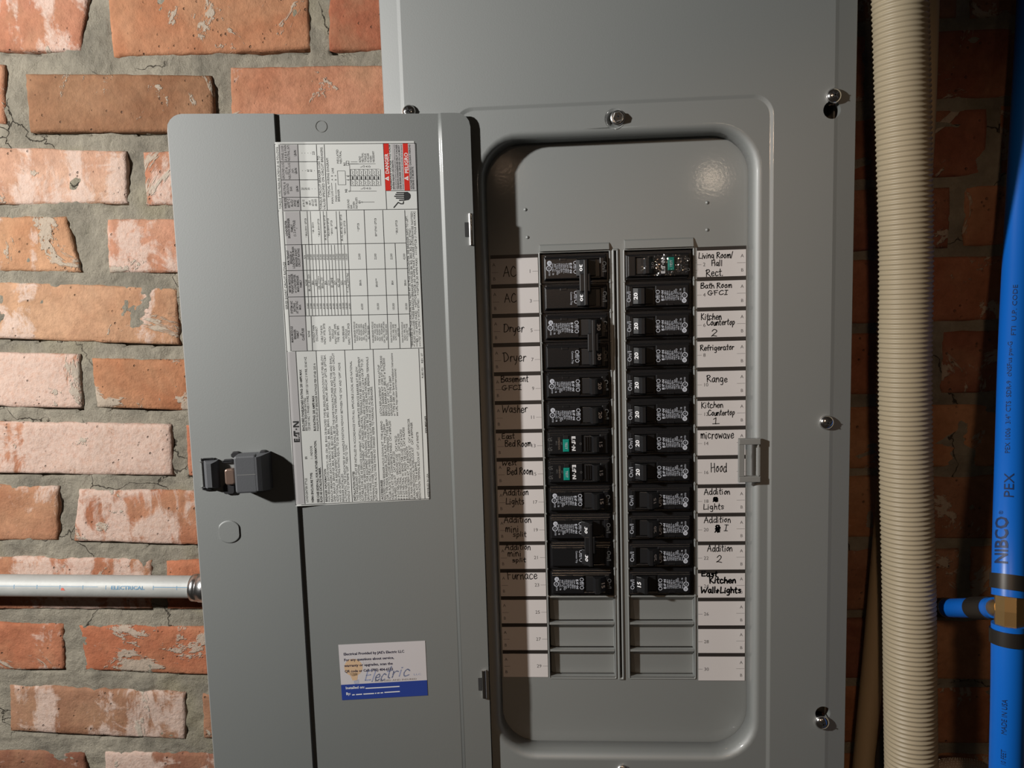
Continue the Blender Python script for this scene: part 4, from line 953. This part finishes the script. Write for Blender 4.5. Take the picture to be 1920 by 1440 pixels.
for k, (s, y1, bd) in enumerate((('BREAKER INFORMATION', 879, 1), ('MAIN BREAKERS (EATON FAMILY): CSR, CSH, BR, BWH OR BACKFED TYPE BR (REQUIRES HOLD-DOWN KIT PER BELOW)', 666, 0), ('BRANCH BREAKERS (EATON FAMILY): ETN01, BR, BRK, BRHH, BRD, BRSN, BRCAF, BRHCAF, GFTCB, GFTCBH,', 665, 0), ('GFEP, BRAF/GF, BRHAF/GF, BRX, BRHX, BJ, BJH OR BRWH.', 798, 0), ('ADDITIONAL OR REPLACEMENT BREAKERS SHALL BE OF THE SAME MANUFACTURER AND TYPE AND SHALL', 667, 0), ('HAVE AN INTERRUPTING RATING EQUAL TO OR GREATER THAN THE INTERRUPTING RATING OF ANY CIRCUIT', 662, 0), ('BREAKER INSTALLED.', 887, 0), ('AUTOMATIC TRIP IS INDICATED BY A HANDLE POSITION MIDWAY BETWEEN THE "ON" AND "OFF". MOVE', 680, 0), ('HANDLE TO EXTREME "OFF", THEN TO "ON".', 832, 0))):
    T_(s, 613.5 + 5.25*k, 941, 3.8, y1, bold=bool(bd))
for k, (s, y1, bd) in enumerate((('INSTALLATION NOTES', 884, 1), ('THIS PANELBOARD MUST BE INSTALLED IN ACCORDANCE WITH ALL APPLICABLE LOCAL AND NATIONAL', 677, 0), ('CODES AND REGULATIONS.', 870, 0), ('SUITABLE FOR USE AS SERVICE EQUIPMENT. INSTALL APPROPRIATE SERVICE BARRIER KIT BELOW.', 686, 0), ('WHEN USED AS SERVICE EQUIPMENT, ANY UNUSED NEUTRAL TERMINALS MAY BE USED FOR EQUIPMENT', 669, 0), ('GROUNDING. FOR EQUIPMENT GROUNDING, WIRE TERMINALS ARE SUITABLE FOR (1) #14-4 OR UP TO (3)', 673, 0), ('#14-10 WIRES. MULTIPLE WIRES IN THE SAME HOLE MUST BE THE SAME SIZE AND MATERIAL.', 706, 0), ('TERMINALS OTHER THAN BREAKER TERMINALS SUITABLE FOR 60/75 AL-CU WIRE. BREAKER TERMINALS', 669, 0), ('SUITABLE FOR AL-CU WIRE WHEN SO MARKED. REFER TO MARKING ON BREAKERS.', 724, 0))):
    T_(s, 666.5 + 5.1*k, 939, 3.8, y1, bold=bool(bd))
for k, (s, y1, bd) in enumerate((('ACCESSORIES', 900, 1), ('BACKFED MAIN BREAKER HOLD DOWN KIT  TYPE # BRPHD', 789, 0), ('CSR TYPE MAIN BREAKER FILLER PLATE  TYPE # CSRFP', 795, 0), ('FILLER PLATE TO CLOSE BRANCH OPENINGS TYPE # BRFP', 786, 0), ('MAIN LUG KIT FOR CONVERTIBLE PANELS  CAT # BRPL200', 789, 0), ('SUB-FEED LUG KIT   CAT # BRSF-225', 846, 0), ('# 6-2/0 NEUTRAL / GROUND LUGS   CAT # NL20', 817, 0), ('# 6-300 NEUTRAL / GROUND LUGS   CAT # NL300', 813, 0), ('# 6-2/0 NEUTRAL W/ BOND TAB LUGS  CAT # NLP20', 805, 0), ('# 6-300 NEUTRAL W/ BOND TAB LUGS  CAT # NLP300', 801, 0), ('BONDING SCREW KIT  CAT # BONDKITP', 837, 0), ('CSR MAIN MECHANICAL INTERLOCK KIT   CAT # BRPMIKCSR', 785, 0), ('BR MAIN MECHANICAL INTERLOCK KIT   CAT # BRPMIKBR', 792, 0), ('LABEL KITS  TYPE # BRPMS', 866, 0), ('RENOVATION TERMINAL BLOCK KIT  CAT # RNSTB', 810, 0))):
    T_(s, 718.0 + 5.05*k, 937, 3.8, y1, bold=bool(bd))
for k, (s, y1) in enumerate((('LATCH REPLACEMENT  TYPE # LATCHP', 684), ('SERVICE BARRIER KIT (CSR) KIT # TICSR300', 667), ('SERVICE BARRIER KIT (BR) KIT # TIMCB300', 671), ('KEYLOCK KIT  CAT # TDL', 717), ('GROUND BARS  TYPE # GBKP', 705), ('or TYPE # GBK (for Special Installation Instructions', 662), ('see URL http://eaton.com/instructions)', 691))):
    T_(s, 715.5 + 5.0*k, 780, 3.7, y1)
T_('ASSEMBLED IN USA', 804, 932, 3.2, 888); T_('www.eaton.com', 799, 812, 3.4, 780, bold=True); T_('PUB51921', 793.5, 709, 3.4, 688); T_('REV. 07', 792.6, 681, 3.4, 662)
mb.build('instruction_label', door, origin=WO[panel.name], label='large white printed label with wiring tables and red danger bands')

# contractor sticker
mb = MB()
P4 = [(634.3,1208.7),(797,1201),(802,1303.5),(641.5,1312.5)]
def SB(e):
    q = [dl(D(*p)) for p in P4]
    def fn(u, v):                                              # u, v in 0..1 from the sticker's top left corner
        a = (q[0][0]*(1-u)+q[1][0]*u, q[0][1]*(1-u)+q[1][1]*u); b = (q[3][0]*(1-u)+q[2][0]*u, q[3][1]*(1-u)+q[2][1]*u)
        return DW(a[0]*(1-v)+b[0]*v, a[1]*(1-v)+b[1]*v, e)
    return fn
f0, f1, f2, f3 = SB(.00025), SB(.00028), SB(.00031), SB(.00034)
mb.add([f0(0,0), f0(1,0), f0(1,1), f0(0,1)], [(0,1,2,3)], 'card'); mb.add([f1(0,.722), f1(1,.72), f1(1,1), f1(0,1)], [(0,1,2,3)], 'navy')
SW, SHt = 163.0, 104.0
def st(s, u, v, h, w, mt='cinkn', bold=True, f=f3): put_text(mb, s, lambda a, b: f(u + a/SW, v - b/SHt), h, mt, width=w, bold=bold)
st('Electrical Provided by JAE\'s Electric LLC', .052, .195, 4.6, 114); st('For any questions about service,', .052, .30, 4.6, 94); st('warranty or upgrades, scan the', .052, .403, 4.6, 91); st('QR code or Call: (785) 404-6533', .052, .505, 4.6, 91)
mb.disc((0, 0), 1, 'peach', lambda a, b: f1(.155 + a*.105, .42 - b*.155), 28); mb.add([f1(.105,.52), f1(.205,.52), f1(.19,.655), f1(.135,.655)], [(0,1,2,3)], 'peach')
for v in (.665, .69, .715): mb.add([f2(.15,v), f2(.21,v-.02), f2(.21,v-.008), f2(.15,v+.012)], [(0,1,2,3)], 'lilac')
def script(s, u, v, w, h): 
    handwrite(mb, s, lambda a, b: f2(u + (a + b*.35)/SW, v - b/SHt), w, h, 1.1, 'lilac')
script('Elec', .27, .68, 40, 20); script('t', .52, .64, 11, 22); script('ric', .585, .63, 36, 20)
st('LLC', .845, .62, 3.4, 15, 'lilac', False, f2); st('LICENSED AND INSURED', .39, .70, 3.0, 80, 'brown', False, f2); st('JAE\'s', .26, .36, 4.2, 22, 'card', False, f2)
st('Installed on:', .05, .805, 4.6, 36, 'lwhite'); st('By:', .05, .91, 4.6, 9, 'lwhite')
for u0, u1, v in ((.28, .675, .812), (.12, .15, .918), (.165, .235, .916), (.25, .375, .914), (.385, .40, .912), (.41, .44, .911), (.45, .48, .91), (.495, .675, .905)): mb.add([f3(u0, v-.012), f3(u1, v-.014), f3(u1, v+.004), f3(u0, v+.006)], [(0,1,2,3)], 'lwhite')
mb.build('contractor_sticker', door, origin=WO[panel.name], label='white and blue contractor sticker')

# ================================================================== circuit breakers
def tx(mb, s, x, z, h, mt, w=None, y=-.0047, bold=False):
    """reads downward in the left column: baseline towards the outer side"""
    put_text(mb, s, lambda a, b: V((x + b, y, z - a)), h, mt, width=w, bold=bold)
BW = SLx1 - SLx0
YF = -.0045                                           # raised face above the plate
def pole_parts(zc, kind, state, amps, second=False, first_pole=True):
    body = MB(); hz = PITCH/2 - .0003
    body.box((.0008, .0012, zc-hz), (BW-.0006, .010, zc+hz), 'black')
    # stepped shoulders above and below, then the raised face
    body.box((.0040, -.0006, zc+hz-.0026), (BW-.0026, .002, zc+hz-.0008), 'black', .0007)
    body.box((.0030, -.0018, zc-.0100), (BW-.0022, .002, zc+.0100), 'black', .0012)
    z0, z1 = zc-.0090, zc+.0088; x0, x1 = .0036, BW-.0040
    wa, wb = (.0322, .0505) if kind != 'afci' else (.0330, .0480)
    body.box((x0, YF, z0), (wa, .001, z1), 'black', .0009); body.box((wb, YF, z0), (x1, .001, z1), 'black', .0009)
    body.box((wa-.001, YF+.0002, z0), (wb+.001, .001, zc-.0074), 'black', .0005); body.box((wa-.001, YF+.0002, zc+.0074), (wb+.001, .001, z1), 'black', .0005)
    body.box((wa-.001, -.0005, zc-.0075), (wb+.001, .001, zc+.0075), 'handle')
    body.box((.0165, YF-.0003, zc+.0066), (.0225, YF+.0006, zc+.0086), 'black', .0003)
    return body
def handle_part(zc, kind, state, amps):
    mb = MB(); w = .0068; yb = -.0010
    if state == 'off':  prof = [(.0300, yb), (.0305, -.0048), (.0335, -.0072), (.0372, -.0118), (.0398, -.0118), (.0410, -.0040), (.0470, -.0032), (.0472, yb)]; nxp = (.0352, -.0095); s = -1
    else:               prof = [(.0335, yb), (.0338, -.0032), (.0400, -.0040), (.0420, -.0118), (.0446, -.0118), (.0470, -.0078), (.0508, -.0050), (.0512, yb)]; nxp = (.0478, -.0075); s = 1
    if kind == 'afci': prof = [(x+.0006, y if y > -.006 else y*.86) for x, y in prof]
    L = [[V((x, y, zc + zz*w)) for x, y in (prof if abs(zz) < 1 else [(x, y*.96+yb*.04) for x, y in prof])] for zz in (-1, -.94, .94, 1)]
    mb.loops(L, 'handle', cap0=True, cap1=True)
    # numeral on the sloping side
    if state == 'off': p0, p1 = V((.0335, -.0072)), V((.0372, -.0118))
    else: p0, p1 = V((.0508, -.0050)), V((.0446, -.0118))
    if state == 'off': lo, hi = V((.0308, -.0050)), V((.0345, -.0083)); a0 = lo; dr = (V((.0372, -.0118)) - V((.0335, -.0072))).normalized(); a0 = V((.0337, -.0075))
    else: dr = (V((.0508, -.0050)) - V((.0470, -.0078))).normalized(); a0 = V((.0472, -.0080))
    nn = V((-dr.y, dr.x)) if (-dr.y*0 + dr.x) < 0 else V((dr.y, -dr.x)); nn = nn if nn.y < 0 else -nn
    mt = 'bright'
    if kind == 'afci': mt = 'silk'
    def fn(a, b): q = a0 + dr*b + nn*.00035; return V((q.x, q.y, zc + .0030 - a))
    put_text(mb, amps, fn, .0036, mt, width=.0060, bold=True)
    if kind == 'afci':
        for k in range(3): mb.box((.0352+.0020*k, -.0046-.0004*k, zc-w*.9), (.0358+.0020*k, -.002, zc+w*.9), 'handle')
    return mb
def std_print(mb, zc, second):
    fnp = lambda a, b: V((a, YF-.0003, b))
    tx(mb, 'Off/O', .0282, zc+.0062, .0036, 'silk', .0112, YF-.0003)
    tx(mb, 'On/I', .0528, zc+.0052, .0034, 'dim' if not RIGHT else 'silk', .0095, YF-.0003)
    if second:
        tx(mb, 'Common Trip', .0252, zc+.0052, .0017, 'silk', .0110, YF-.0003); return
    eaton(lambda a, b: V((.0250 + b, YF-.0003, zc+.0044-a)), .0020, .0086, mb, 'silk')
    for k, (s, w) in enumerate((('Type BR1', .0088), ('Type BRN', .0082), ('120/240 V~', .0088), ('10kA 60Hz', .0078), ('HACR Type', .0086), ('1 Pole SWD', .0098), ('40°C', .0072), ('Issue No. 78', .0098))):
        tx(mb, s, .0230 - .00185*k, zc+.0044, .00150, 'silk', w, YF-.0003)
    mb.disc((.0078, zc+.0048), .0020, 'silk', fnp, 18); tx(mb, 'CE', .0072, zc+.0058, .0015, 'black', .0020, YF-.0005)
    mb.ring((.0074, zc+.0004), .0018, .0024, 'silk', fnp, 20); tx(mb, 'UL', .0067, zc+.0014, .0016, 'silk', .0022, YF-.0003); tx(mb, 'LISTED', .0070, zc-.0022, .0013, 'silk', .0038, YF-.0003)
def afci_print(mb, zc):
    mb.box((.0160, YF-.0016, zc-.0066), (.0214, YF, zc+.0044), 'teal', .0005)
    mb.box((.0166, YF-.0008, zc+.0046), (.0210, YF, zc+.0076), 'handle', .0004)
    tx(mb, 'TEST', .0178, zc+.0020, .0020, 'silk', .0062, YF-.0019)
    eaton(lambda a, b: V((.0236 + b, YF-.0003, zc+.0068-a)), .0034, .0128, mb, 'bright')
    tx(mb, 'COMBINATION', .0118, zc+.0062, .0016, 'brown', .0110, YF-.0003); tx(mb, 'AFCI', .0096, zc+.0030, .0015, 'dim', .0036, YF-.0003); tx(mb, 'AF', .0140, zc+.0020, .0014, 'dim', .0026, YF-.0003)
    fnp = lambda a, b: V((a, YF-.0003, b))
    for s in (1, -1): mb.ring((.0042, zc+s*.0042), .0009, .0013, 'dim', fnp, 14); tx(mb, 'LR', .0052, zc+s*.0042+.002, .0014, 'dim', .004, YF-.0003)
    mb.add([fnp(.0040, zc-.0001), fnp(.0070, zc-.0001), fnp(.0070, zc+.0001), fnp(.0040, zc+.0001)], [(0,1,2,3)], 'dim')
    tx(mb, 'O', .0305, zc+.0012, .0018, 'dim', None, YF-.0003)
RIGHT = False
GR = 'circuit breakers clipped into the panel'
def breaker(side, rows, kind, state, amps, label):
    global RIGHT
    left = side == 'L'; RIGHT = not left
    zmid = sum(ZR[r] for r in rows)/len(rows)
    if left: loc, rot = (SLx0, YP, zmid), None
    else: loc, rot = (SRx1 - .0006, YP, zmid), (0, math.pi, 0)
    t = thing('circuit_breaker', label, 'circuit breaker', loc, GR, rot)
    sg = 1 if left else -1
    mbb = MB(); pr = MB(); zs_ = []
    for k, r in enumerate(rows):
        zc = sg*(ZR[r] - zmid); zs_.append(zc); b = pole_parts(zc, kind, state, amps)
        off = len(mbb.v); mbb.v += b.v; mbb.s += b.s
        for f, mi_ in zip(b.f, b.m): mbb.f.append([i+off for i in f]); mbb.m.append(mbb.mi(b.mats[mi_]))
        if kind == 'afci': afci_print(pr, zc)
        else: std_print(pr, zc, k == 1)
    mbb.build('breaker_body', t, local=True)
    pr.build('printed_marking', t, local=True, kind='stuff', label='green test button and markings' if kind == 'afci' else 'white printed ratings')
    for zc in zs_: handle_part(zc, kind, state, amps).build('switch_handle', t, local=True)
    if side == 'R' and rows == (0,):
        fb = MB(); n = 14; g = [[V((.004 + .040*i/n, YF-.0012-.0022*abs(noise.noise(V((i*.9, j*1.3, 3.1)))), -.0088 + .0176*j/8)) for i in range(n+1)] for j in range(9)]
        fb.add([p for r_ in g for p in r_], [(j*(n+1)+i, j*(n+1)+i+1, (j+1)*(n+1)+i+1, (j+1)*(n+1)+i) for j in range(8) for i in range(n)], 'film')
        fb.build('clear_film', t, local=True, label='crinkled clear protective film')
    if len(rows) == 2:
        tb = MB(); x = .0360 if state == 'off' else .0420
        tb.box((x-.0030, -.0128, zs_[1]+.0050), (x+.0062, -.0070, zs_[0]-.0050), 'handle', .0008); tb.box((x+.0008, -.0134, zs_[1]-.0066), (x+.0040, -.0112, zs_[0]+.0066), 'handle', .0007)
        tb.build('tie_bar', t, local=True)
breaker('L', (0, 1), 'std', 'off', '30', 'black 30 amp double breaker beside both AC labels, at the top of the left column')
breaker('L', (2, 3), 'std', 'on', '30', 'black 30 amp double breaker beside the two handwritten Dryer labels')
breaker('L', (4,), 'std', 'on', '20', 'black 20 amp breaker beside the handwritten Basement GFCI label')
breaker('L', (5,), 'std', 'on', '20', 'black 20 amp breaker beside the handwritten Washer label')
breaker('L', (6,), 'afci', 'on', '15', 'black breaker with green test button beside the East Bed Room label')
breaker('L', (7,), 'afci', 'on', '15', 'black breaker with green test button beside the West Bed Room label')
breaker('L', (8,), 'std', 'on', '15', 'black 15 amp breaker of the left column beside its Addition Lights label')
breaker('L', (9, 10), 'std', 'off', '30', 'black 30 amp double breaker beside the two Addition mini split labels')
breaker('L', (11,), 'std', 'on', '15', 'black 15 amp breaker beside the handwritten Furnace label, lowest of the left column')
for k, (kind, state, amps, label) in enumerate((('afci', 'off', '20', 'glossy black breaker with green test button beside the Living Room Hall label'),
    ('std', 'on', '20', 'black 20 amp breaker beside the handwritten Bath Room GFCI label'), ('std', 'on', '20', 'black 20 amp breaker beside the Kitchen Countertop label between Bath Room and Refrigerator'),
    ('std', 'on', '20', 'black 20 amp breaker beside the handwritten Refrigerator label'), ('std', 'on', '20', 'black 20 amp breaker beside the handwritten Range label'),
    ('std', 'on', '20', 'black 20 amp breaker beside the Kitchen Countertop label between Range and microwave'), ('std', 'on', '20', 'black 20 amp breaker beside the handwritten microwave label'),
    ('std', 'on', '20', 'black 20 amp breaker beside the handwritten Hood label'), ('std', 'off', '15', 'black breaker of the right column beside its Addition Lights label'),
    ('std', 'off', '20', 'black breaker right below the one beside the right Addition Lights label'), ('std', 'off', '20', 'black breaker of the right column, second from its bottom'),
    ('std', 'on', '15', 'lowest black breaker of the right column, beside the bold Kitchen label'))):
    breaker('R', (k,), kind, state, amps, label)

# ================================================================== conduit on the left
YC = 0.086
ca, cb = U(-40, 1097, YC), U(440, 1101, YC); zc = (ca.z + cb.z)/2 - .0002; xl = ca.x - .45; xr = PX0 + .012
rc = .0113
t = thing('conduit', 'galvanised steel conduit running left from the panel across the bricks', 'conduit', (xr, YC, zc))
mb = MB(); mb.tube([(xl + (xr-xl)*k/12, YC, ca.z + (cb.z-ca.z)*((xl + (xr-xl)*k/12)-ca.x)/(cb.x-ca.x)) for k in range(13)], rc, 'conduit', seg=40)
mb.build('conduit_tube', t)
def on_conduit(px, up=0.0016):
    zz = lambda x: ca.z + (cb.z-ca.z)*(x-ca.x)/(cb.x-ca.x)
    x_ = U(px, 1098, YC-rc).x
    def fn(a, b):
        th = (b + up)/rc; x = x_ + a; return V((x, YC - (rc+.0002)*math.cos(th), zz(x) + (rc+.0002)*math.sin(th)))
    return fn
mb = MB(); k_ = 1/1880
put_text(mb, 'ELECTRICAL', on_conduit(207, .0010), .0034, 'blueprint', width=66*k_, bold=True, curved=True)
def cline(x0, x1, th=.0004): 
    f = on_conduit(x0); n = 4; w = (x1-x0)*k_
    mb.add([f(w*i/n, s + .0016) for i in range(n+1) for s in (0, th)], [(2*i, 2*i+2, 2*i+3, 2*i+1) for i in range(n)], 'blueprint')
cline(-60, 198); cline(286, 362, .0006)
for x in (25, 68, 111, 154, 197, 286, 330): f = on_conduit(x); mb.add([f(0, -.0006), f(.0006, -.0006), f(.0006, .0032), f(0, .0032)], [(0,1,2,3)], 'blueprint')
f = on_conduit(113); mb.add([f(0, -.002), f(.0045, -.0022), f(.003, .0004), f(.001, .0006)], [(0,1,2,3)], 'redprint')
mb.build('printed_marking', t, kind='stuff', label='pale blue printing along the conduit')
xcn = U(362, 1104, YC).x; mb = MB()
def zc_at(x): return ca.z + (cb.z-ca.z)*(x-ca.x)/(cb.x-ca.x) - .0008
prof = ((0, rc+.0004), (.0004, rc+.0022), (.006, rc+.0026), (.0066, rc+.0018), (.0075, rc+.0018), (.008, rc+.0034), (.020, rc+.0036), (.021, rc+.001))
mb.tube([(xcn+dx, YC, zc_at(xcn)) for dx, r in prof], [r for dx, r in prof], 'steel', seg=36)
mb.build('coupling_nut', t, label='bright steel compression coupling')

# ================================================================== hoses and pipes on the right
def chain(pts, Ys, ext=None, n=60):
    P = [U(x, y, Y) for (x, y), Y in zip(pts, Ys)]
    Q = []
    for i in range(len(P)-1):
        p0, p1, p2, p3 = P[max(i-1,0)], P[i], P[i+1], P[min(i+2, len(P)-1)]
        for j in range(n):
            t = j/n; Q.append(0.5*((2*p1) + (-p0+p2)*t + (2*p0-5*p1+4*p2-p3)*t*t + (-p0+3*p1-3*p2+p3)*t**3))
    Q.append(P[-1]); return Q
def resample(Q, step):
    out = [Q[0]]; acc = 0
    for a, b in zip(Q, Q[1:]):
        d = (b-a).length
        while acc + d >= step:
            f = (step-acc)/d; a = a.lerp(b, f); out.append(a); d = (b-a).length; acc = 0
        acc += d
    return out
# corrugated hose
Q = chain([(1680,-160), (1686,0), (1693,260), (1697,480), (1695,700), (1698,900), (1704,1120), (1708,1440), (1714,1800), (1722,2400)], [.004,.008,.012,.016,.018,.018,.016,.010,.006,.004])
pitch = .00405; step = pitch/5; pts = resample(Q, step)
rh = .0208
rad = [rh + .0013*(0.5 - 0.5*math.cos(2*math.pi*(i % 5)/5))*1.15 - .0007 for i in range(len(pts))]
mb = MB(); mb.tube(pts, rad, 'hose', seg=36, cap=False)
seam = MB()
o = mb.build('corrugated_hose'); tag(o, 'ivory corrugated plastic hose hanging beside the right edge of the panel', 'hose')
# smooth beige pipe behind it
Q = chain([(1742,-160), (1738,-20), (1731,220), (1719,400), (1692,700), (1668,900), (1641,1200), (1619,1440), (1600,1700), (1570,2400)], [.052,.052,.055,.06,.066,.068,.07,.07,.07,.07])
mb = MB(); mb.tube(resample(Q, .012), .0098, 'pvc', seg=28); o = mb.build('plastic_pipe'); tag(o, 'smooth beige plastic pipe slanting down behind the corrugated hose', 'pipe')
# dark grey hose low down between them
Q = chain([(1672,1370), (1661,1410), (1659,1450), (1664,1520), (1670,2400)], [.062,.06,.06,.06,.06]); mb = MB(); mb.tube(resample(Q, .006), .0085, 'rubber', seg=24)
o = mb.build('rubber_hose'); tag(o, 'dark grey rubber hose low behind the corrugated hose', 'hose')

# blue water pipe with tee
YB = -.088
rb = .0112
def table(tab, y):
    for (y0, x0), (y1, x1) in zip(tab, tab[1:]):
        if y <= y1: return x0 + (x1-x0)*(y-y0)/(y1-y0)
    return tab[-1][1]
YT = [(-400, .085), (-160, .082), (100, .074), (300, .062), (440, .048), (600, .022), (740, -.006), (860, -.034), (960, -.058), (1060, -.076), (1140, -.084), (1240, YB), (2600, YB)]
def yb(y): return sum(table(YT, y + d) for d in (-60, -30, 0, 30, 60))/5
LT = [(-400, 1930), (-160, 1919), (100, 1905), (440, 1885), (660, 1874), (880, 1867.5), (1000, 1863.5), (1140, 1861), (1300, 1860), (1440, 1856), (2600, 1838)]
def bx(y): return sum(table(LT, y + d) for d in (-60, -30, 0, 30, 60))/5 + rb*F/(yb(y) - CAM.y)*1.06
bl = thing('water_pipe', 'bright blue plastic water pipe with a brass tee, at the right edge', 'water pipe', U(1889, 1140, YB))
def seg_(y0, y1, n=8): return [U(bx(y0+(y1-y0)*k/n), y0+(y1-y0)*k/n, yb(y0+(y1-y0)*k/n)) for k in range(n+1)]
mb = MB(); mb.tube(seg_(-380, 1118, 60), rb, 'pex', seg=40); mb.build('upper_tube', bl)
mb = MB(); mb.tube(seg_(1170, 2500, 24), rb, 'pex', seg=40); mb.build('lower_tube', bl)
def ringb(y0, y1, r, m_='crimp'): mb = MB(); mb.tube(seg_(y0, y1, 2), r, m_, seg=40); mb.build('crimp_ring', bl)
ringb(1078, 1105, rb+.0012); ringb(1180, 1206, rb+.0012)
mb = MB(); mb.tube(seg_(1116, 1173, 2), rb*.86, 'brass', seg=8, smooth=False)
mb.tube([U(1882, 1140, yb(1140)), U(1882, 1140, yb(1140)).lerp(U(1745, 1140, .054), .13)], rb*.58, 'brass', seg=16); mb.build('brass_tee', bl, label='brass tee fitting')
# branch towards the wall side, running left behind the corrugated hose
ba = U(1882, 1140, yb(1140)); bb = U(1745, 1140, .054)
dv = bb - ba
def br(t0, t1, r, m_, nm, seg=32, lb=None):
    mb = MB(); mb.tube([ba + dv*t0, ba + dv*(t0+t1)/2, ba + dv*t1], r, m_, seg=seg); mb.build(nm, bl, label=lb)
rbr = rb*.70
br(.10, .96, rbr, 'pex', 'branch_tube', lb='short blue branch tube'); br(.16, .36, rbr+.0009, 'crimp', 'crimp_ring'); br(.72, .88, rbr+.0009, 'crimp', 'crimp_ring'); br(.94, 1.35, rbr*.62, 'brass', 'brass_elbow')
e1 = ba + dv*1.02; mb = MB(); mb.tube([e1 + V((0, .004, 0)), e1 + V((0, .004, -.012)), e1 + V((0, .004, -.014)), e1 + V((0, .004, -.026)), e1 + V((0, .004, -.028))], [.004, .004, .0058, .0058, .005], 'crimp', seg=20); mb.build('small_valve', bl, label='small dark valve below the branch')
# writing on the blue pipe
def on_pipe(y0, off):
    def fn(a, b):
        # a runs up the pipe, b round it (towards the left)
        yy = y0 - a/.000415; P_ = lambda y: U(bx(y), y, yb(y)); c = P_(yy); t_ = (P_(yy-8) - P_(yy+8)).normalized()
        v = (CAM - c); v = (v - t_*v.dot(t_)).normalized(); side = v.cross(t_); side = side if side.x > 0 else -side
        th = (off - b)/rb; return c + (v*math.cos(th) + side*math.sin(th))*(rb+.0003)
    return fn
mb = MB()
put_text(mb, 'NIBCO', on_pipe(1062, -.0012), .0090, 'pexink', width=.0350, bold=True, curved=True); put_text(mb, '®', on_pipe(974, -.0045), .0028, 'pexink', width=.003, curved=True)
put_text(mb, 'PEX', on_pipe(944, .0020), .0062, 'pexink', width=.0190, curved=True)
put_text(mb, 'PEX 1006  3/4" CTS  SDR-9  cNSFus pw-G', on_pipe(862, -.0010), .0032, 'pexink', width=.0880, curved=True)
put_text(mb, 'FTI  U.P. CODE', on_pipe(640, .0010), .0032, 'pexink', width=.0400, curved=True)
put_text(mb, 'MADE IN USA', on_pipe(1365, -.0005), .0032, 'pexink', width=.0270, curved=True); put_text(mb, '10 FEET', on_pipe(1422, -.0005), .0030, 'pexink', width=.0120, curved=True)
mb.build('printed_marking', bl, kind='stuff', label='dark printed pipe marking')
# braided hose at the bottom edge
Q = chain([(1738,2000), (1733,1560), (1738,1474), (1762,1446), (1800,1441), (1850,1452), (1890,1500), (1905,1640), (1910,2000)], [.062,.062,.060,.058,.056,.056,.056,.056,.056], n=16); R_ = resample(Q, .004)
t = thing('braided_hose', 'clear braided vinyl hose crossing low behind the blue pipe', 'hose', R_[0])
mb = MB(); mb.tube(R_, .0088, 'vinyl', seg=28); mb.build('hose_wall', t)
mb = MB()
for i in range(len(R_)*4):
    k = min(i//4, len(R_)-2); p = R_[k].lerp(R_[k+1], (i % 4)/4); tt = (R_[k+1]-R_[k]).normalized(); a = tt.cross(V((0,1,.02))).normalized(); b = tt.cross(a)
    for j in range(12):
        q = 2*math.pi*(j + .5*(i % 2))/12; c = p + (a*math.cos(q) + b*math.sin(q))*.0090
        mb.tube([c - tt*.00045, c + tt*.00045], .00028, 'braid', seg=5, smooth=False)
mb.build('braid', t, kind='stuff', label='white reinforcing threads')
print('verts', sum(len(o.data.vertices) for o in bpy.data.objects if o.type == 'MESH'))
